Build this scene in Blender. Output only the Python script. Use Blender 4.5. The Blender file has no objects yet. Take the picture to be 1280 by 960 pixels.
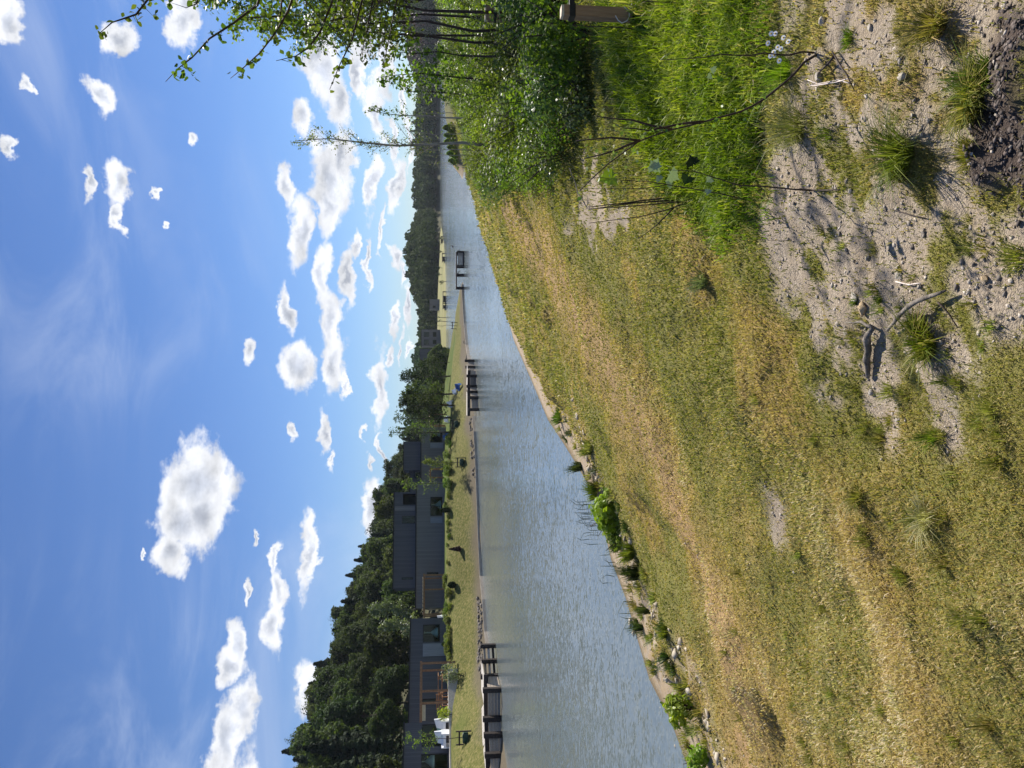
import bpy, math, random
import numpy as np
from mathutils import Vector, Matrix
R = math.radians
SC = bpy.context.scene
COL = SC.collection
random.seed(7)
RNG = np.random.default_rng(11)

# ------------------------------------------------------------------ camera
F_PX = 961.0                      # focal length in pixels of the 1280 px long side
PITCH = math.atan(100.0 / F_PX)
CAM = np.array([0.0, 0.0, 4.0])
cam_d = bpy.data.cameras.new('camera')
cam = bpy.data.objects.new('camera', cam_d); COL.objects.link(cam)
cam_d.sensor_fit = 'HORIZONTAL'; cam_d.sensor_width = 36.0
cam_d.lens = F_PX / 1280.0 * 36.0
cam_d.clip_start = 0.05; cam_d.clip_end = 5000
FW = Vector((0, math.cos(PITCH), -math.sin(PITCH)))
DN = Vector((0, -math.sin(PITCH), -math.cos(PITCH)))
RT = Vector((1, 0, 0))
# the phone was held on its side: picture right is down, picture top is right
m3 = Matrix((DN, RT, -FW)).transposed()
cam.matrix_world = Matrix.Translation(Vector(CAM)) @ m3.to_4x4()
SC.camera = cam

# ------------------------------------------------------------------ sky, sun, exposure
SUN_AZ, SUN_EL = R(37), R(45)     # azimuth measured from +Y towards +X
SUN_DIR = Vector((math.sin(SUN_AZ) * math.cos(SUN_EL), math.cos(SUN_AZ) * math.cos(SUN_EL), math.sin(SUN_EL)))
SC.view_settings.view_transform = 'Standard'
SC.view_settings.look = 'None'
SC.view_settings.exposure = 0.72
SC.view_settings.gamma = 1.0
SC.view_settings.use_curve_mapping = False
SKY_STR = 0.056
sun_d = bpy.data.lights.new('sun', 'SUN'); sun_d.energy = 4.8; sun_d.angle = R(0.5)
sun_d.color = (1.0, 0.94, 0.84)
sun = bpy.data.objects.new('sun', sun_d); COL.objects.link(sun)
sun.rotation_euler = (-SUN_DIR).to_track_quat('-Z', 'Y').to_euler()

def ray(px, py):
    """direction through a point of the photograph (1280 x 960)"""
    return np.array(FW * F_PX + RT * (480.0 - py) + DN * (px - 640.0))
def P(px, py, Y):
    d = ray(px, py); return CAM + d * (Y / d[1])
def G(px, py, z=0.0):
    d = ray(px, py); return CAM + d * ((z - CAM[2]) / d[2])

class NT:
    """small helper around a node tree"""
    def __init__(s, tree): s.t = tree; s.n = tree.nodes; s.l = tree.links
    def node(s, typ, **kw):
        n = s.n.new(typ)
        for k, v in kw.items():
            if k.startswith('i_'):
                key = k[2:]; key = int(key) if key.isdigit() else key.replace('_', ' ')
                n.inputs[key].default_value = v
            else: setattr(n, k, v)
        return n
    def link(s, a, b): s.l.new(a, b)
    def setin(s, n, idx, v):
        if v is None: return
        if hasattr(v, 'is_output') or isinstance(v, bpy.types.NodeSocket): s.link(v, n.inputs[idx])
        else: n.inputs[idx].default_value = v
    def math(s, op, a, b=None, c=None, clamp=False):
        n = s.n.new('ShaderNodeMath'); n.operation = op; n.use_clamp = clamp
        s.setin(n, 0, a); s.setin(n, 1, b); s.setin(n, 2, c); return n.outputs[0]
    def vmath(s, op, a, b=None, out=0):
        n = s.n.new('ShaderNodeVectorMath'); n.operation = op
        s.setin(n, 0, a); s.setin(n, 1, b); return n.outputs[out]
    def noise(s, vec, scale, detail=4, rough=0.55, dist=0.0, out='Fac', dims='3D'):
        n = s.n.new('ShaderNodeTexNoise'); n.noise_dimensions = dims
        if vec is not None: s.link(vec, n.inputs['Vector'])
        n.inputs['Scale'].default_value = scale; n.inputs['Detail'].default_value = detail
        n.inputs['Roughness'].default_value = rough; n.inputs['Distortion'].default_value = dist
        return n.outputs[out]
    def smooth(s, v, a, b, o0=0.0, o1=1.0):
        n = s.n.new('ShaderNodeMapRange'); n.interpolation_type = 'SMOOTHSTEP'
        s.setin(n, 0, v); s.setin(n, 1, a); s.setin(n, 2, b); s.setin(n, 3, o0); s.setin(n, 4, o1); return n.outputs[0]
    def mix(s, f, a, b, mode='MIX'):
        n = s.n.new('ShaderNodeMix'); n.data_type = 'RGBA'; n.blend_type = mode
        s.setin(n, 0, f)
        for i, v in ((6, a), (7, b)):
            if isinstance(v, (tuple, list)): v = (*v[:3], 1.0)
            s.setin(n, i, v)
        return n.outputs[2]
    def ramp(s, f, stops):
        n = s.n.new('ShaderNodeValToRGB'); e = n.color_ramp.elements
        while len(e) < len(stops): e.new(0.5)
        for k, (p, c) in enumerate(stops): e[k].position = p; e[k].color = (*c, 1)
        s.link(f, n.inputs[0]); return n.outputs[0]

world = bpy.data.worlds.new('World'); SC.world = world; world.use_nodes = True
world.node_tree.nodes.clear()
w = NT(world.node_tree)
try: world.cycles.sampling_method = 'MANUAL'; world.cycles.sample_map_resolution = 512
except Exception: pass
tc = w.node('ShaderNodeTexCoord').outputs['Generated']
sky = w.node('ShaderNodeTexSky', sky_type='NISHITA')
sky.sun_disc = False; sky.sun_elevation = SUN_EL; sky.sun_rotation = SUN_AZ
sky.altitude = 50; sky.air_density = 1.0; sky.dust_density = 0.0; sky.ozone_density = 2.5
sep = w.node('ShaderNodeSeparateXYZ'); w.link(tc, sep.inputs[0])
az = w.math('ARCTAN2', sep.outputs[0], sep.outputs[1])
el = w.math('ARCSINE', sep.outputs[2])
cmb = w.node('ShaderNodeCombineXYZ'); w.link(az, cmb.inputs[0]); w.link(el, cmb.inputs[1])
ae = cmb.outputs[0]
# domain warp so that the outlines billow
wn = w.noise(ae, 9.0, 6, 0.62, out='Color')
wv = w.vmath('SCALE', w.vmath('SUBTRACT', wn, (0.5, 0.5, 0.5))); wv.node.inputs['Scale'].default_value = 0.075
aw = w.vmath('ADD', ae, wv)
wn2 = w.noise(ae, 42.0, 5, 0.6, out='Color')
wv2 = w.vmath('SCALE', w.vmath('SUBTRACT', wn2, (0.5, 0.5, 0.5))); wv2.node.inputs['Scale'].default_value = 0.022
aw = w.vmath('ADD', aw, wv2)
def azel(px, py):
    d = ray(px, py); d = d / np.linalg.norm(d)
    return math.atan2(d[0], d[1]), math.asin(d[2])
# clouds: position in the sky (given by where the photograph shows them) and half sizes
CL = [(205,692,24,30),(245,598,40,46),(226,648,36,44),(250,640,30,50),(283,925,20,46),(300,885,17,34),(290,805,14,34),(276,832,14,24),
 (345,775,15,32),(352,725,12,32),(349,692,7,16),(390,690,9,44),(375,858,14,34),(122,120,17,20),(143,236,19,26),(150,272,9,12),
 (104,236,8,18),(371,455,20,27),(356,395,9,26),(374,290,16,46),(362,225,11,20),(312,442,8,16),(408,350,12,38),(415,398,14,36),
 (420,455,15,42),(409,540,8,24),(419,576,5,14),(439,345,8,32),(447,312,6,16),(410,85,20,46),(414,225,20,50),(405,255,14,34),
 (382,150,15,26),(430,195,12,36),(428,120,12,40),(460,236,8,38),(492,232,7,36),(493,320,5,14),(474,70,10,50),(487,402,6,22),(507,385,5,26),
 (472,486,8,42),(484,448,5,12),(512,442,4,14),(452,35,11,40),(468,140,9,34),(500,120,5,30),(460,628,9,34),(148,42,22,18),(14,22,18,26),
 (33,102,7,15),(232,36,18,28),(225,10,16,20),(4,188,10,15),(248,174,7,10),(196,242,5,6),(205,276,5,6),(318,675,4,10),(305,735,4,14),
 (368,541,6,10),(465,330,4,26),(480,290,3,28),(503,180,3,36),(500,340,3,18),(478,560,3,18),(499,440,3,22),(436,480,4,18),(484,175,4,30),(452,90,7,30),(398,60,10,30),(463,571,3,9),(460,541,3,7),(440,8,26,40),(520,300,4,18),(518,350,3,20),(168,692,4,6),
 (380,-60,22,60),(300,1020,26,70),(200,1080,30,60),(330,-140,26,70),(150,-160,30,70)]
dens = None
for (cx, cy, hv, hu) in CL:
    a0, e0 = azel(cx, cy); a1, _ = azel(cx, cy - hu); _, e1 = azel(cx - hv, cy)
    sx = abs(a1 - a0); sy = abs(e1 - e0)
    d = w.vmath('SUBTRACT', aw, (a0, e0, 0)); d = w.vmath('MULTIPLY', d, (1 / sx, 1 / sy, 0))
    ln = w.vmath('LENGTH', d, out='Value')
    # broad clouds are worth more, so that little ones stay small
    v = w.math('SUBTRACT', 1.27, ln)
    dens = v if dens is None else w.math('SMOOTH_MAX', dens, v, 0.12)
ax = w.vmath('MULTIPLY', ae, (0.8, 1.45, 1.0))
fb = w.noise(ax, 30.0, 8, 0.6)
fb2 = w.noise(w.vmath('ADD', ae, (0.011, 0.014, 0)), 30.0, 7, 0.6)
dn = w.math('ADD', dens, w.math('MULTIPLY', w.math('SUBTRACT', fb, 0.5), 1.75))
alpha = w.math('POWER', w.smooth(dn, -0.05, 0.50), 0.9)
relief = w.math('SUBTRACT', w.noise(ax, 24.0, 5, 0.55), w.noise(w.vmath('ADD', ax, (0.010, 0.024, 0)), 24.0, 5, 0.55))
core = w.smooth(dens, 0.55, 1.25)
bright = w.math('ADD', w.math('MULTIPLY', relief, .95), 1.03)
bright = w.math('SUBTRACT', bright, w.math('MULTIPLY', core, 0.30))
bright = w.math('MINIMUM', w.math('MAXIMUM', bright, 0.55), 1.12)
ccol = w.mix(core, (0.93, 0.95, 1.0), (0.80, 0.86, 1.0))
vs = w.vmath('SCALE', ccol); w.link(bright, vs.node.inputs['Scale'])
cl_rgb = w.vmath('SCALE', vs); cl_rgb.node.inputs['Scale'].default_value = 0.60 / SKY_STR
# thin high cirrus
mp = w.node('ShaderNodeMapping'); w.link(ae, mp.inputs[0]); mp.inputs['Scale'].default_value = (1.3, 4.2, 1); mp.inputs['Rotation'].default_value = (0, 0, R(28))
ci = w.noise(mp.outputs[0], 2.2, 7, 0.6, 0.9)
ci2 = w.noise(ae, 2.1, 2, 0.5)
cir = w.math('MULTIPLY', w.smooth(ci, 0.42, 0.78), w.smooth(ci2, 0.38, 0.60))
cir = w.math('MULTIPLY', cir, 0.42)
skyc = w.mix(1.0, sky.outputs[0], (0.70, 0.86, 1.17), 'MULTIPLY')
base = w.mix(cir, skyc, (0.40 / SKY_STR, 0.46 / SKY_STR, 0.58 / SKY_STR))
alpha = w.math('MULTIPLY', alpha, w.smooth(el, -0.01, 0.01))
allc = w.mix(alpha, base, cl_rgb)
bg = w.node('ShaderNodeBackground'); w.link(allc, bg.inputs[0]); bg.inputs[1].default_value = SKY_STR
wo = w.node('ShaderNodeOutputWorld'); w.link(bg.outputs[0], wo.inputs[0])

# ------------------------------------------------------------------ numpy helpers
def _h(ix, iy, s):
    n = (ix.astype(np.int64) * 374761393 + iy.astype(np.int64) * 668265263 + s * 1442695041) & 0x7fffffff
    n = ((n ^ (n >> 13)) * 1274126177) & 0x7fffffff
    return ((n ^ (n >> 16)) & 0xffff) / 65535.0
def vnoise(x, y, s=0):
    ix = np.floor(x); iy = np.floor(y); fx = x - ix; fy = y - iy
    fx = fx * fx * (3 - 2 * fx); fy = fy * fy * (3 - 2 * fy)
    a = _h(ix, iy, s); b = _h(ix + 1, iy, s); c = _h(ix, iy + 1, s); d = _h(ix + 1, iy + 1, s)
    return (a * (1 - fx) + b * fx) * (1 - fy) + (c * (1 - fx) + d * fx) * fy
def fbm(x, y, f=1.0, o=4, s=0, g=0.5):
    t = 0; a = 1; n = 0
    for k in range(o):
        t = t + a * vnoise(x * f + 17.3 * k, y * f - 9.1 * k, s + k); n += a; a *= g; f *= 2.03
    return t / n
def sst(v, a, b):
    t = np.clip((v - a) / (b - a), 0, 1); return t * t * (3 - 2 * t)
def sdpoly(x, y, poly):
    """signed distance, positive inside"""
    x = np.asarray(x, float); y = np.asarray(y, float)
    best = np.full(x.shape, 1e18); ins = np.zeros(x.shape, bool); n = len(poly)
    for i in range(n):
        ax, ay = poly[i][:2]; bx, by = poly[(i + 1) % n][:2]
        dx, dy = bx - ax, by - ay; L = dx * dx + dy * dy + 1e-12
        t = np.clip(((x - ax) * dx + (y - ay) * dy) / L, 0, 1)
        best = np.minimum(best, (x - ax - t * dx) ** 2 + (y - ay - t * dy) ** 2)
        c = ((ay > y) != (by > y)) & (x < (bx - ax) * (y - ay) / (by - ay + 1e-12) + ax); ins ^= c
    return np.where(ins, 1, -1) * np.sqrt(best)
def dline(x, y, pl):
    x = np.asarray(x, float); y = np.asarray(y, float); best = np.full(x.shape, 1e18)
    for (ax, ay), (bx, by) in zip(pl[:-1], pl[1:]):
        dx, dy = bx - ax, by - ay; t = np.clip(((x - ax) * dx + (y - ay) * dy) / (dx * dx + dy * dy + 1e-12), 0, 1)
        best = np.minimum(best, (x - ax - t * dx) ** 2 + (y - ay - t * dy) ** 2)
    return np.sqrt(best)

# ------------------------------------------------------------------ object helpers
def tag(o, label=None, cat=None, group=None, kind=None):
    if label: o['label'] = label
    if cat: o['category'] = cat
    if group: o['group'] = group
    if kind: o['kind'] = kind
    return o
def empty(name, loc=(0, 0, 0), rz=0.0, **kw):
    o = bpy.data.objects.new(name, None); COL.objects.link(o); o.location = loc; o.rotation_euler = (0, 0, rz)
    o.empty_display_size = 0.2
    return tag(o, **kw)
def raw_mesh(name, V, idx, loops, m=None, parent=None, smooth=False, cols=None, attrs=None, link=True):
    """V (n,3); idx flat loop vertex indices; loops: vertices per face (int or array)"""
    me = bpy.data.meshes.new(name); V = np.asarray(V, np.float32); idx = np.asarray(idx, np.int32).ravel()
    me.vertices.add(len(V)); me.vertices.foreach_set('co', V.ravel())
    nf = len(idx) // loops if isinstance(loops, int) else len(loops)
    me.loops.add(len(idx)); me.loops.foreach_set('vertex_index', idx)
    me.polygons.add(nf)
    st = np.arange(nf) * loops if isinstance(loops, int) else np.concatenate([[0], np.cumsum(loops)[:-1]])
    me.polygons.foreach_set('loop_start', st.astype(np.int32))
    me.update(calc_edges=True)
    if smooth: me.polygons.foreach_set('use_smooth', np.ones(nf, bool))
    if cols is not None:
        a = me.color_attributes.new('col', 'FLOAT_COLOR', 'POINT')
        c = np.ones((len(V), 4), np.float32); c[:, :3] = cols; a.data.foreach_set('color', c.ravel())
    for k, v in (attrs or {}).items():
        a = me.attributes.new(k, 'FLOAT', 'POINT'); a.data.foreach_set('value', np.asarray(v, np.float32).ravel())
    if m: me.materials.append(m)
    o = bpy.data.objects.new(name, me)
    if link: COL.objects.link(o)
    if parent: o.parent = parent
    return o
def grid_mesh(name, X, Y, Z, m, **kw):
    ny, nx = X.shape; V = np.stack([X, Y, Z], -1).reshape(-1, 3)
    i = np.arange(ny * nx).reshape(ny, nx)
    q = np.stack([i[:-1, :-1], i[:-1, 1:], i[1:, 1:], i[1:, :-1]], -1).reshape(-1, 4)
    return raw_mesh(name, V, q, 4, m, smooth=True, **kw)

class MB:
    """collects boxes, bars and tubes; build() links them as ONE mesh"""
    def __init__(s): s.v = []; s.f = []
    def add(s, vs, fs):
        b = len(s.v); s.v += [tuple(map(float, v)) for v in vs]; s.f += [tuple(b + i for i in f) for f in fs]; return s
    def box(s, x0, x1, y0, y1, z0, z1):
        if x0 > x1: x0, x1 = x1, x0
        if y0 > y1: y0, y1 = y1, y0
        if z0 > z1: z0, z1 = z1, z0
        return s.add([(x0,y0,z0),(x1,y0,z0),(x1,y1,z0),(x0,y1,z0),(x0,y0,z1),(x1,y0,z1),(x1,y1,z1),(x0,y1,z1)],
              [(0,3,2,1),(4,5,6,7),(0,1,5,4),(1,2,6,5),(2,3,7,6),(3,0,4,7)])
    def bar(s, a, b, wd, th, up=(0, 0, 1)):
        a = Vector(a); b = Vector(b); d = (b - a).normalized(); u = Vector(up)
        if abs(d.dot(u)) > .95: u = Vector((1, 0, 0))
        sd = d.cross(u).normalized(); u = sd.cross(d).normalized(); sd *= wd / 2; u *= th / 2
        vs = [p + k for p in (a, b) for k in (-sd - u, sd - u, sd + u, -sd + u)]
        return s.add(vs, [(0,1,2,3),(7,6,5,4),(0,4,5,1),(1,5,6,2),(2,6,7,3),(3,7,4,0)])
    def tube(s, pts, rs, n=6, caps=True):
        pts = [Vector(p) for p in pts]
        if not hasattr(rs, '__len__'): rs = [rs] * len(pts)
        b = len(s.v); prev = None
        for i, p in enumerate(pts):
            d = (pts[min(i + 1, len(pts) - 1)] - pts[max(i - 1, 0)])
            d = d.normalized() if d.length > 1e-9 else Vector((0, 0, 1))
            u = prev if prev is not None else (Vector((1, 0, 0)) if abs(d.x) < .9 else Vector((0, 1, 0)))
            u = (u - d * u.dot(d)).normalized(); prev = u; q = d.cross(u)
            for k in range(n):
                t = 2 * math.pi * k / n; s.v.append(tuple(p + (u * math.cos(t) + q * math.sin(t)) * rs[i]))
        for i in range(len(pts) - 1):
            for k in range(n):
                a0 = b + i * n + k; a1 = b + i * n + (k + 1) % n; s.f.append((a0, a1, a1 + n, a0 + n))
        if caps:
            s.f.append(tuple(b + k for k in range(n))[::-1]); s.f.append(tuple(b + (len(pts) - 1) * n + k for k in range(n)))
        return s
    def lathe(s, c, prof, n=12):
        c = Vector(c); b = len(s.v)
        for (r, z) in prof:
            for k in range(n):
                t = 2 * math.pi * k / n; s.v.append((c.x + r * math.cos(t), c.y + r * math.sin(t), c.z + z))
        for i in range(len(prof) - 1):
            for k in range(n):
                a0 = b + i * n + k; a1 = b + i * n + (k + 1) % n; s.f.append((a0, a1, a1 + n, a0 + n))
        s.f.append(tuple(b + k for k in range(n))[::-1]); s.f.append(tuple(b + (len(prof) - 1) * n + k for k in range(n)))
        return s
    def build(s, name, m, parent=None, smooth=False, origin=None):
        me = bpy.data.meshes.new(name)
        vs = s.v
        if origin is not None: vs = [(a - origin[0], b - origin[1], c - origin[2]) for a, b, c in vs]
        me.from_pydata(vs, [], s.f); me.update()
        if m: me.materials.append(m)
        if smooth: me.polygons.foreach_set('use_smooth', [True] * len(me.polygons))
        o = bpy.data.objects.new(name, me); COL.objects.link(o)
        if origin is not None: o.location = origin
        if parent: o.parent = parent
        return o
def copy_tree(o, parent=None):
    c = o.copy(); COL.objects.link(c)
    if parent: c.parent = parent
    for ch in [k for k in COL.objects if k.parent == o]: copy_tree(ch, c)
    return c
KIDS = {}
def dup(root, kids, loc, rz=0.0, s=1.0, label=None, tilt=(0, 0)):
    r = root.copy(); COL.objects.link(r); r.location = loc; r.rotation_euler = (tilt[0], tilt[1], rz)
    r.scale = (s, s, s) if not hasattr(s, '__len__') else s
    if label: r['label'] = label
    for ch in kids:
        c = ch.copy(); COL.objects.link(c); c.parent = r
    return r

# ------------------------------------------------------------------ materials
MATS = {}
def newmat(name):
    m = bpy.data.materials.new(name); m.use_nodes = True; m.node_tree.nodes.clear(); MATS[name] = m
    k = NT(m.node_tree); out = k.node('ShaderNodeOutputMaterial'); return m, k, out
def surf(name, c1, c2, scale=5.0, rough=0.8, bump=0.15, stretch=(1, 1, 1), spec=0.3, metal=0.0, coords='Object', detail=6, bscale=None):
    m, k, out = newmat(name)
    tcn = k.node('ShaderNodeTexCoord').outputs[coords]
    mp = k.node('ShaderNodeMapping'); k.link(tcn, mp.inputs[0]); mp.inputs['Scale'].default_value = stretch
    n = k.noise(mp.outputs[0], scale, detail, 0.6); f = k.smooth(n, 0.3, 0.7)
    c = k.mix(f, c1, c2)
    b = k.node('ShaderNodeBsdfPrincipled'); k.link(c, b.inputs['Base Color']); b.inputs['Roughness'].default_value = rough
    b.inputs['Specular IOR Level'].default_value = spec; b.inputs['Metallic'].default_value = metal
    if bump:
        bp = k.node('ShaderNodeBump'); bp.inputs['Strength'].default_value = bump; bp.inputs['Distance'].default_value = 0.02
        k.link(k.noise(mp.outputs[0], bscale or scale * 4, 5, 0.6), bp.inputs['Height']); k.link(bp.outputs[0], b.inputs['Normal'])
    k.link(b.outputs[0], out.inputs[0]); return m
def leafmat(name, c1, c2, transl=0.35, rough=0.45, spec=0.35, obj_rand=0.25, use_col=False, tcol=None):
    m, k, out = newmat(name)
    oi = k.node('ShaderNodeObjectInfo'); g = k.node('ShaderNodeNewGeometry')
    f = g.outputs['Random Per Island']
    c = k.mix(f, c1, c2)
    if use_col:
        at = k.node('ShaderNodeAttribute', attribute_name='col'); c = at.outputs['Color']
    hs = k.node('ShaderNodeHueSaturation'); k.link(c, hs.inputs['Color'])
    k.link(k.math('MULTIPLY_ADD', oi.outputs['Random'], 2 * obj_rand, 1 - obj_rand), hs.inputs['Value'])
    k.link(k.math('MULTIPLY_ADD', k.math('FRACT', k.math('MULTIPLY', oi.outputs['Random'], 7.31)), 0.05, 0.475), hs.inputs['Hue'])
    c = hs.outputs[0]
    b = k.node('ShaderNodeBsdfPrincipled'); k.link(c, b.inputs['Base Color']); b.inputs['Roughness'].default_value = rough
    b.inputs['Specular IOR Level'].default_value = spec
    t = k.node('ShaderNodeBsdfTranslucent')
    tc_ = k.mix(1.0, c, tcol or (1.25, 1.35, 0.45), 'MULTIPLY'); k.link(tc_, t.inputs[0])
    mx = k.node('ShaderNodeMixShader'); mx.inputs[0].default_value = transl
    k.link(b.outputs[0], mx.inputs[1]); k.link(t.outputs[0], mx.inputs[2]); k.link(mx.outputs[0], out.inputs[0]); return m

M_bark = surf('bark', (0.05, 0.04, 0.03), (0.12, 0.10, 0.08), 20, 0.9, 0.4)
M_twig = surf('dark_twig', (0.030, 0.018, 0.014), (0.07, 0.045, 0.035), 30, 0.7, 0.2)
M_birch = surf('pale_bark', (0.20, 0.17, 0.15), (0.38, 0.34, 0.30), 9, 0.8, 0.2, (1, 1, .3))
M_post = surf('brown_stake_wood', (0.26, 0.15, 0.08), (0.36, 0.22, 0.12), 8, 0.7, 0.2, (6, 6, .6))
M_postend = surf('stake_end_grain', (0.55, 0.45, 0.33), (0.65, 0.55, 0.42), 40, 0.8, 0.1)
M_rubber = surf('black_rubber', (0.008, 0.008, 0.009), (0.02, 0.02, 0.02), 30, 0.55, 0.05)
M_jetty = surf('dark_jetty_timber', (0.022, 0.017, 0.015), (0.06, 0.045, 0.038), 6, 0.75, 0.3, (1, 1, 4))
M_deck = surf('weathered_deck', (0.42, 0.38, 0.33), (0.55, 0.51, 0.46), 3, 0.8, 0.2, (3, 3, 3))
M_plank = surf('grey_brown_plank', (0.30, 0.24, 0.19), (0.46, 0.39, 0.32), 5, 0.8, 0.2, (1, 6, 6))
M_edge = surf('pale_edging_board', (0.30, 0.25, 0.20), (0.46, 0.40, 0.33), 2, 0.8, 0.2, (1, 1, 6))
M_pergola = surf('orange_brown_wood', (0.22, 0.12, 0.06), (0.34, 0.19, 0.10), 5, 0.7, 0.15, (1, 1, 1))
M_perg2 = surf('pale_roof_batten', (0.62, 0.50, 0.35), (0.72, 0.60, 0.45), 5, 0.7, 0.1)
M_rock = surf('dark_boulder', (0.10, 0.085, 0.07), (0.30, 0.26, 0.22), 3, 0.85, 0.4)
M_stone = surf('stone', (0.28, 0.25, 0.21), (0.50, 0.46, 0.40), 6, 0.85, 0.4)
M_palestone = surf('pale_stone', (0.30, 0.26, 0.21), (0.56, 0.50, 0.42), 14, 0.85, 0.3)
M_orangestone = surf('tan_stone', (0.42, 0.30, 0.16), (0.58, 0.44, 0.27), 14, 0.85, 0.3)
M_white = surf('white_paint', (0.72, 0.74, 0.78), (0.82, 0.83, 0.85), 3, 0.5, 0.0)
M_blue = surf('blue_canvas', (0.03, 0.10, 0.32), (0.05, 0.15, 0.42), 3, 0.7, 0.0)
M_cream = surf('cream_canvas', (0.50, 0.45, 0.33), (0.60, 0.54, 0.40), 3, 0.8, 0.0)
M_black = surf('black_metal', (0.012, 0.012, 0.013), (0.03, 0.03, 0.03), 5, 0.4, 0.0)
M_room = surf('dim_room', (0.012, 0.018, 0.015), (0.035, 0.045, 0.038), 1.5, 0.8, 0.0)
M_roof = surf('dark_roof_edge', (0.015, 0.015, 0.016), (0.03, 0.03, 0.03), 3, 0.6, 0.0)
M_bag = surf('green_watering_bag', (0.01, 0.035, 0.025), (0.02, 0.06, 0.04), 6, 0.6, 0.2)
M_rust = surf('dark_red_needles', (0.035, 0.014, 0.012), (0.07, 0.028, 0.02), 20, 0.8, 0.4)
M_panel = surf('pale_grey_panel', (0.20, 0.215, 0.24), (0.26, 0.275, 0.30), 2, 0.7, 0.05, (8, 8, .5))
M_drift = surf('weathered_driftwood', (0.085, 0.07, 0.055), (0.26, 0.225, 0.19), 18, 0.85, 0.5, (1, 1, 1))
M_string = surf('pale_string', (0.62, 0.52, 0.46), (0.74, 0.64, 0.58), 30, 0.8, 0.1)
def cladding(name, c1, c2, bw=0.14):
    m, k, out = newmat(name)
    o = k.node('ShaderNodeTexCoord').outputs['Object']; s = k.node('ShaderNodeSeparateXYZ'); k.link(o, s.inputs[0])
    u = k.math('ADD', s.outputs[0], s.outputs[1])
    cell = k.math('FLOOR', k.math('DIVIDE', u, bw)); fr = k.math('FRACT', k.math('DIVIDE', u, bw))
    wn = k.node('ShaderNodeTexWhiteNoise', noise_dimensions='1D'); k.link(cell, wn.inputs['W'])
    mp = k.node('ShaderNodeMapping'); k.link(o, mp.inputs[0]); mp.inputs['Scale'].default_value = (1, 1, .25)
    n = k.noise(mp.outputs[0], 2.5, 5, 0.6)
    f = k.math('ADD', k.math('MULTIPLY', wn.outputs[0], 0.5), k.math('MULTIPLY', n, 0.5))
    c = k.mix(f, c1, c2)
    gap = k.smooth(k.math('ABSOLUTE', k.math('SUBTRACT', fr, 0.5)), 0.42, 0.49)
    c = k.mix(k.math('MULTIPLY', gap, 0.6), c, (0.01, 0.01, 0.012))
    b = k.node('ShaderNodeBsdfPrincipled'); k.link(c, b.inputs['Base Color']); b.inputs['Roughness'].default_value = 0.7
    bp = k.node('ShaderNodeBump'); bp.inputs['Strength'].default_value = 0.5; bp.inputs['Distance'].default_value = 0.02; bp.invert = True
    k.link(gap, bp.inputs['Height']); k.link(bp.outputs[0], b.inputs['Normal'])
    k.link(b.outputs[0], out.inputs[0]); return m
M_clad = cladding('slate_cladding', (0.062, 0.063, 0.074), (0.105, 0.107, 0.120))
M_clad2 = cladding('grey_board_cladding', (0.135, 0.128, 0.128), (0.205, 0.195, 0.192))
def glassmat():
    m, k, out = newmat('window_glass')
    a = k.node('ShaderNodeBsdfTransparent'); a.inputs[0].default_value = (0.72, 0.82, 0.80, 1)
    g = k.node('ShaderNodeBsdfGlossy'); g.inputs['Roughness'].default_value = 0.02; g.inputs[0].default_value = (0.9, 0.95, 0.95, 1)
    mx = k.node('ShaderNodeMixShader'); mx.inputs[0].default_value = .018; k.link(a.outputs[0], mx.inputs[1]); k.link(g.outputs[0], mx.inputs[2])
    k.link(mx.outputs[0], out.inputs[0]); return m
M_glass = glassmat()

# ------------------------------------------------------------------ near bank: its shore, height and ground cover
shore_px = [(884,1010),(860,960),(838,900),(812,850),(797,800),(783,750),(764,700),(752,650),(735,605),(708,560),(685,525),(664,475),(642,425),
            (628,370),(613,325),(602,280),(592,245),(586,219)]
SH = [tuple(G(a, b)[:2]) for a, b in shore_px]
x0_, y0_ = SH[0]; x1_, y1_ = SH[1]
LAND = [(x0_ - 14, y0_ - 60), (x0_ - 5, y0_ - 14)] + SH + [(27.5, 91.0), (29.5, 95.5), (27.9, 98.2), (27.0, 101.5), (27.9, 104.5), (33, 109), (45, 116), (60, 124), (90, 128),
        (400, 140), (400, -60)]
def dw(d, y):
    # the beach is wide near the camera
    return d - (1 - sst(y, 15, 21)) * np.interp(d, [0, 1.5, 3.4, 8], [0, .22, .55, 0])
def near_h(x, y):
    d = dw(sdpoly(x, y, LAND), y)
    d = d + (fbm(x, y, 0.9, 3, 5) - 0.5) * np.clip(d, 0, 1.5) * 0.9
    z = np.interp(d, [-30, -6, -1, 0, 1.0, 1.5, 1.9, 2.6, 4.2, 4.8, 6.5, 8.5, 10, 14, 25, 60],
                     [-2.5, -1.2, -.14, 0, .16, .26, .62, .80, 1.12, 1.42, 1.72, 2.15, 2.38, 2.5, 2.8, 3.1])
    far = sst(y, 25, 60)
    zf = np.interp(d, [-30, -6, 0, 1.0, 3, 8, 20, 60], [-2.5, -1.2, 0, .25, .8, 1.8, 2.6, 2.8])
    z = z * (1 - far) + zf * far
    land = sst(d, 0.0, 2.5)
    z = z + land * ((fbm(x, y, 0.45, 3, 9) - 0.5) * 0.28 + (fbm(x, y, 2.2, 3, 3) - 0.5) * 0.10)
    z = z - 0.25 * sst(y, 70, 90) * land * sst(z, 0.8, 1.8) + .75 * sst(y, 92, 97) * sst(d, .1, 1.6)
    return z
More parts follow.
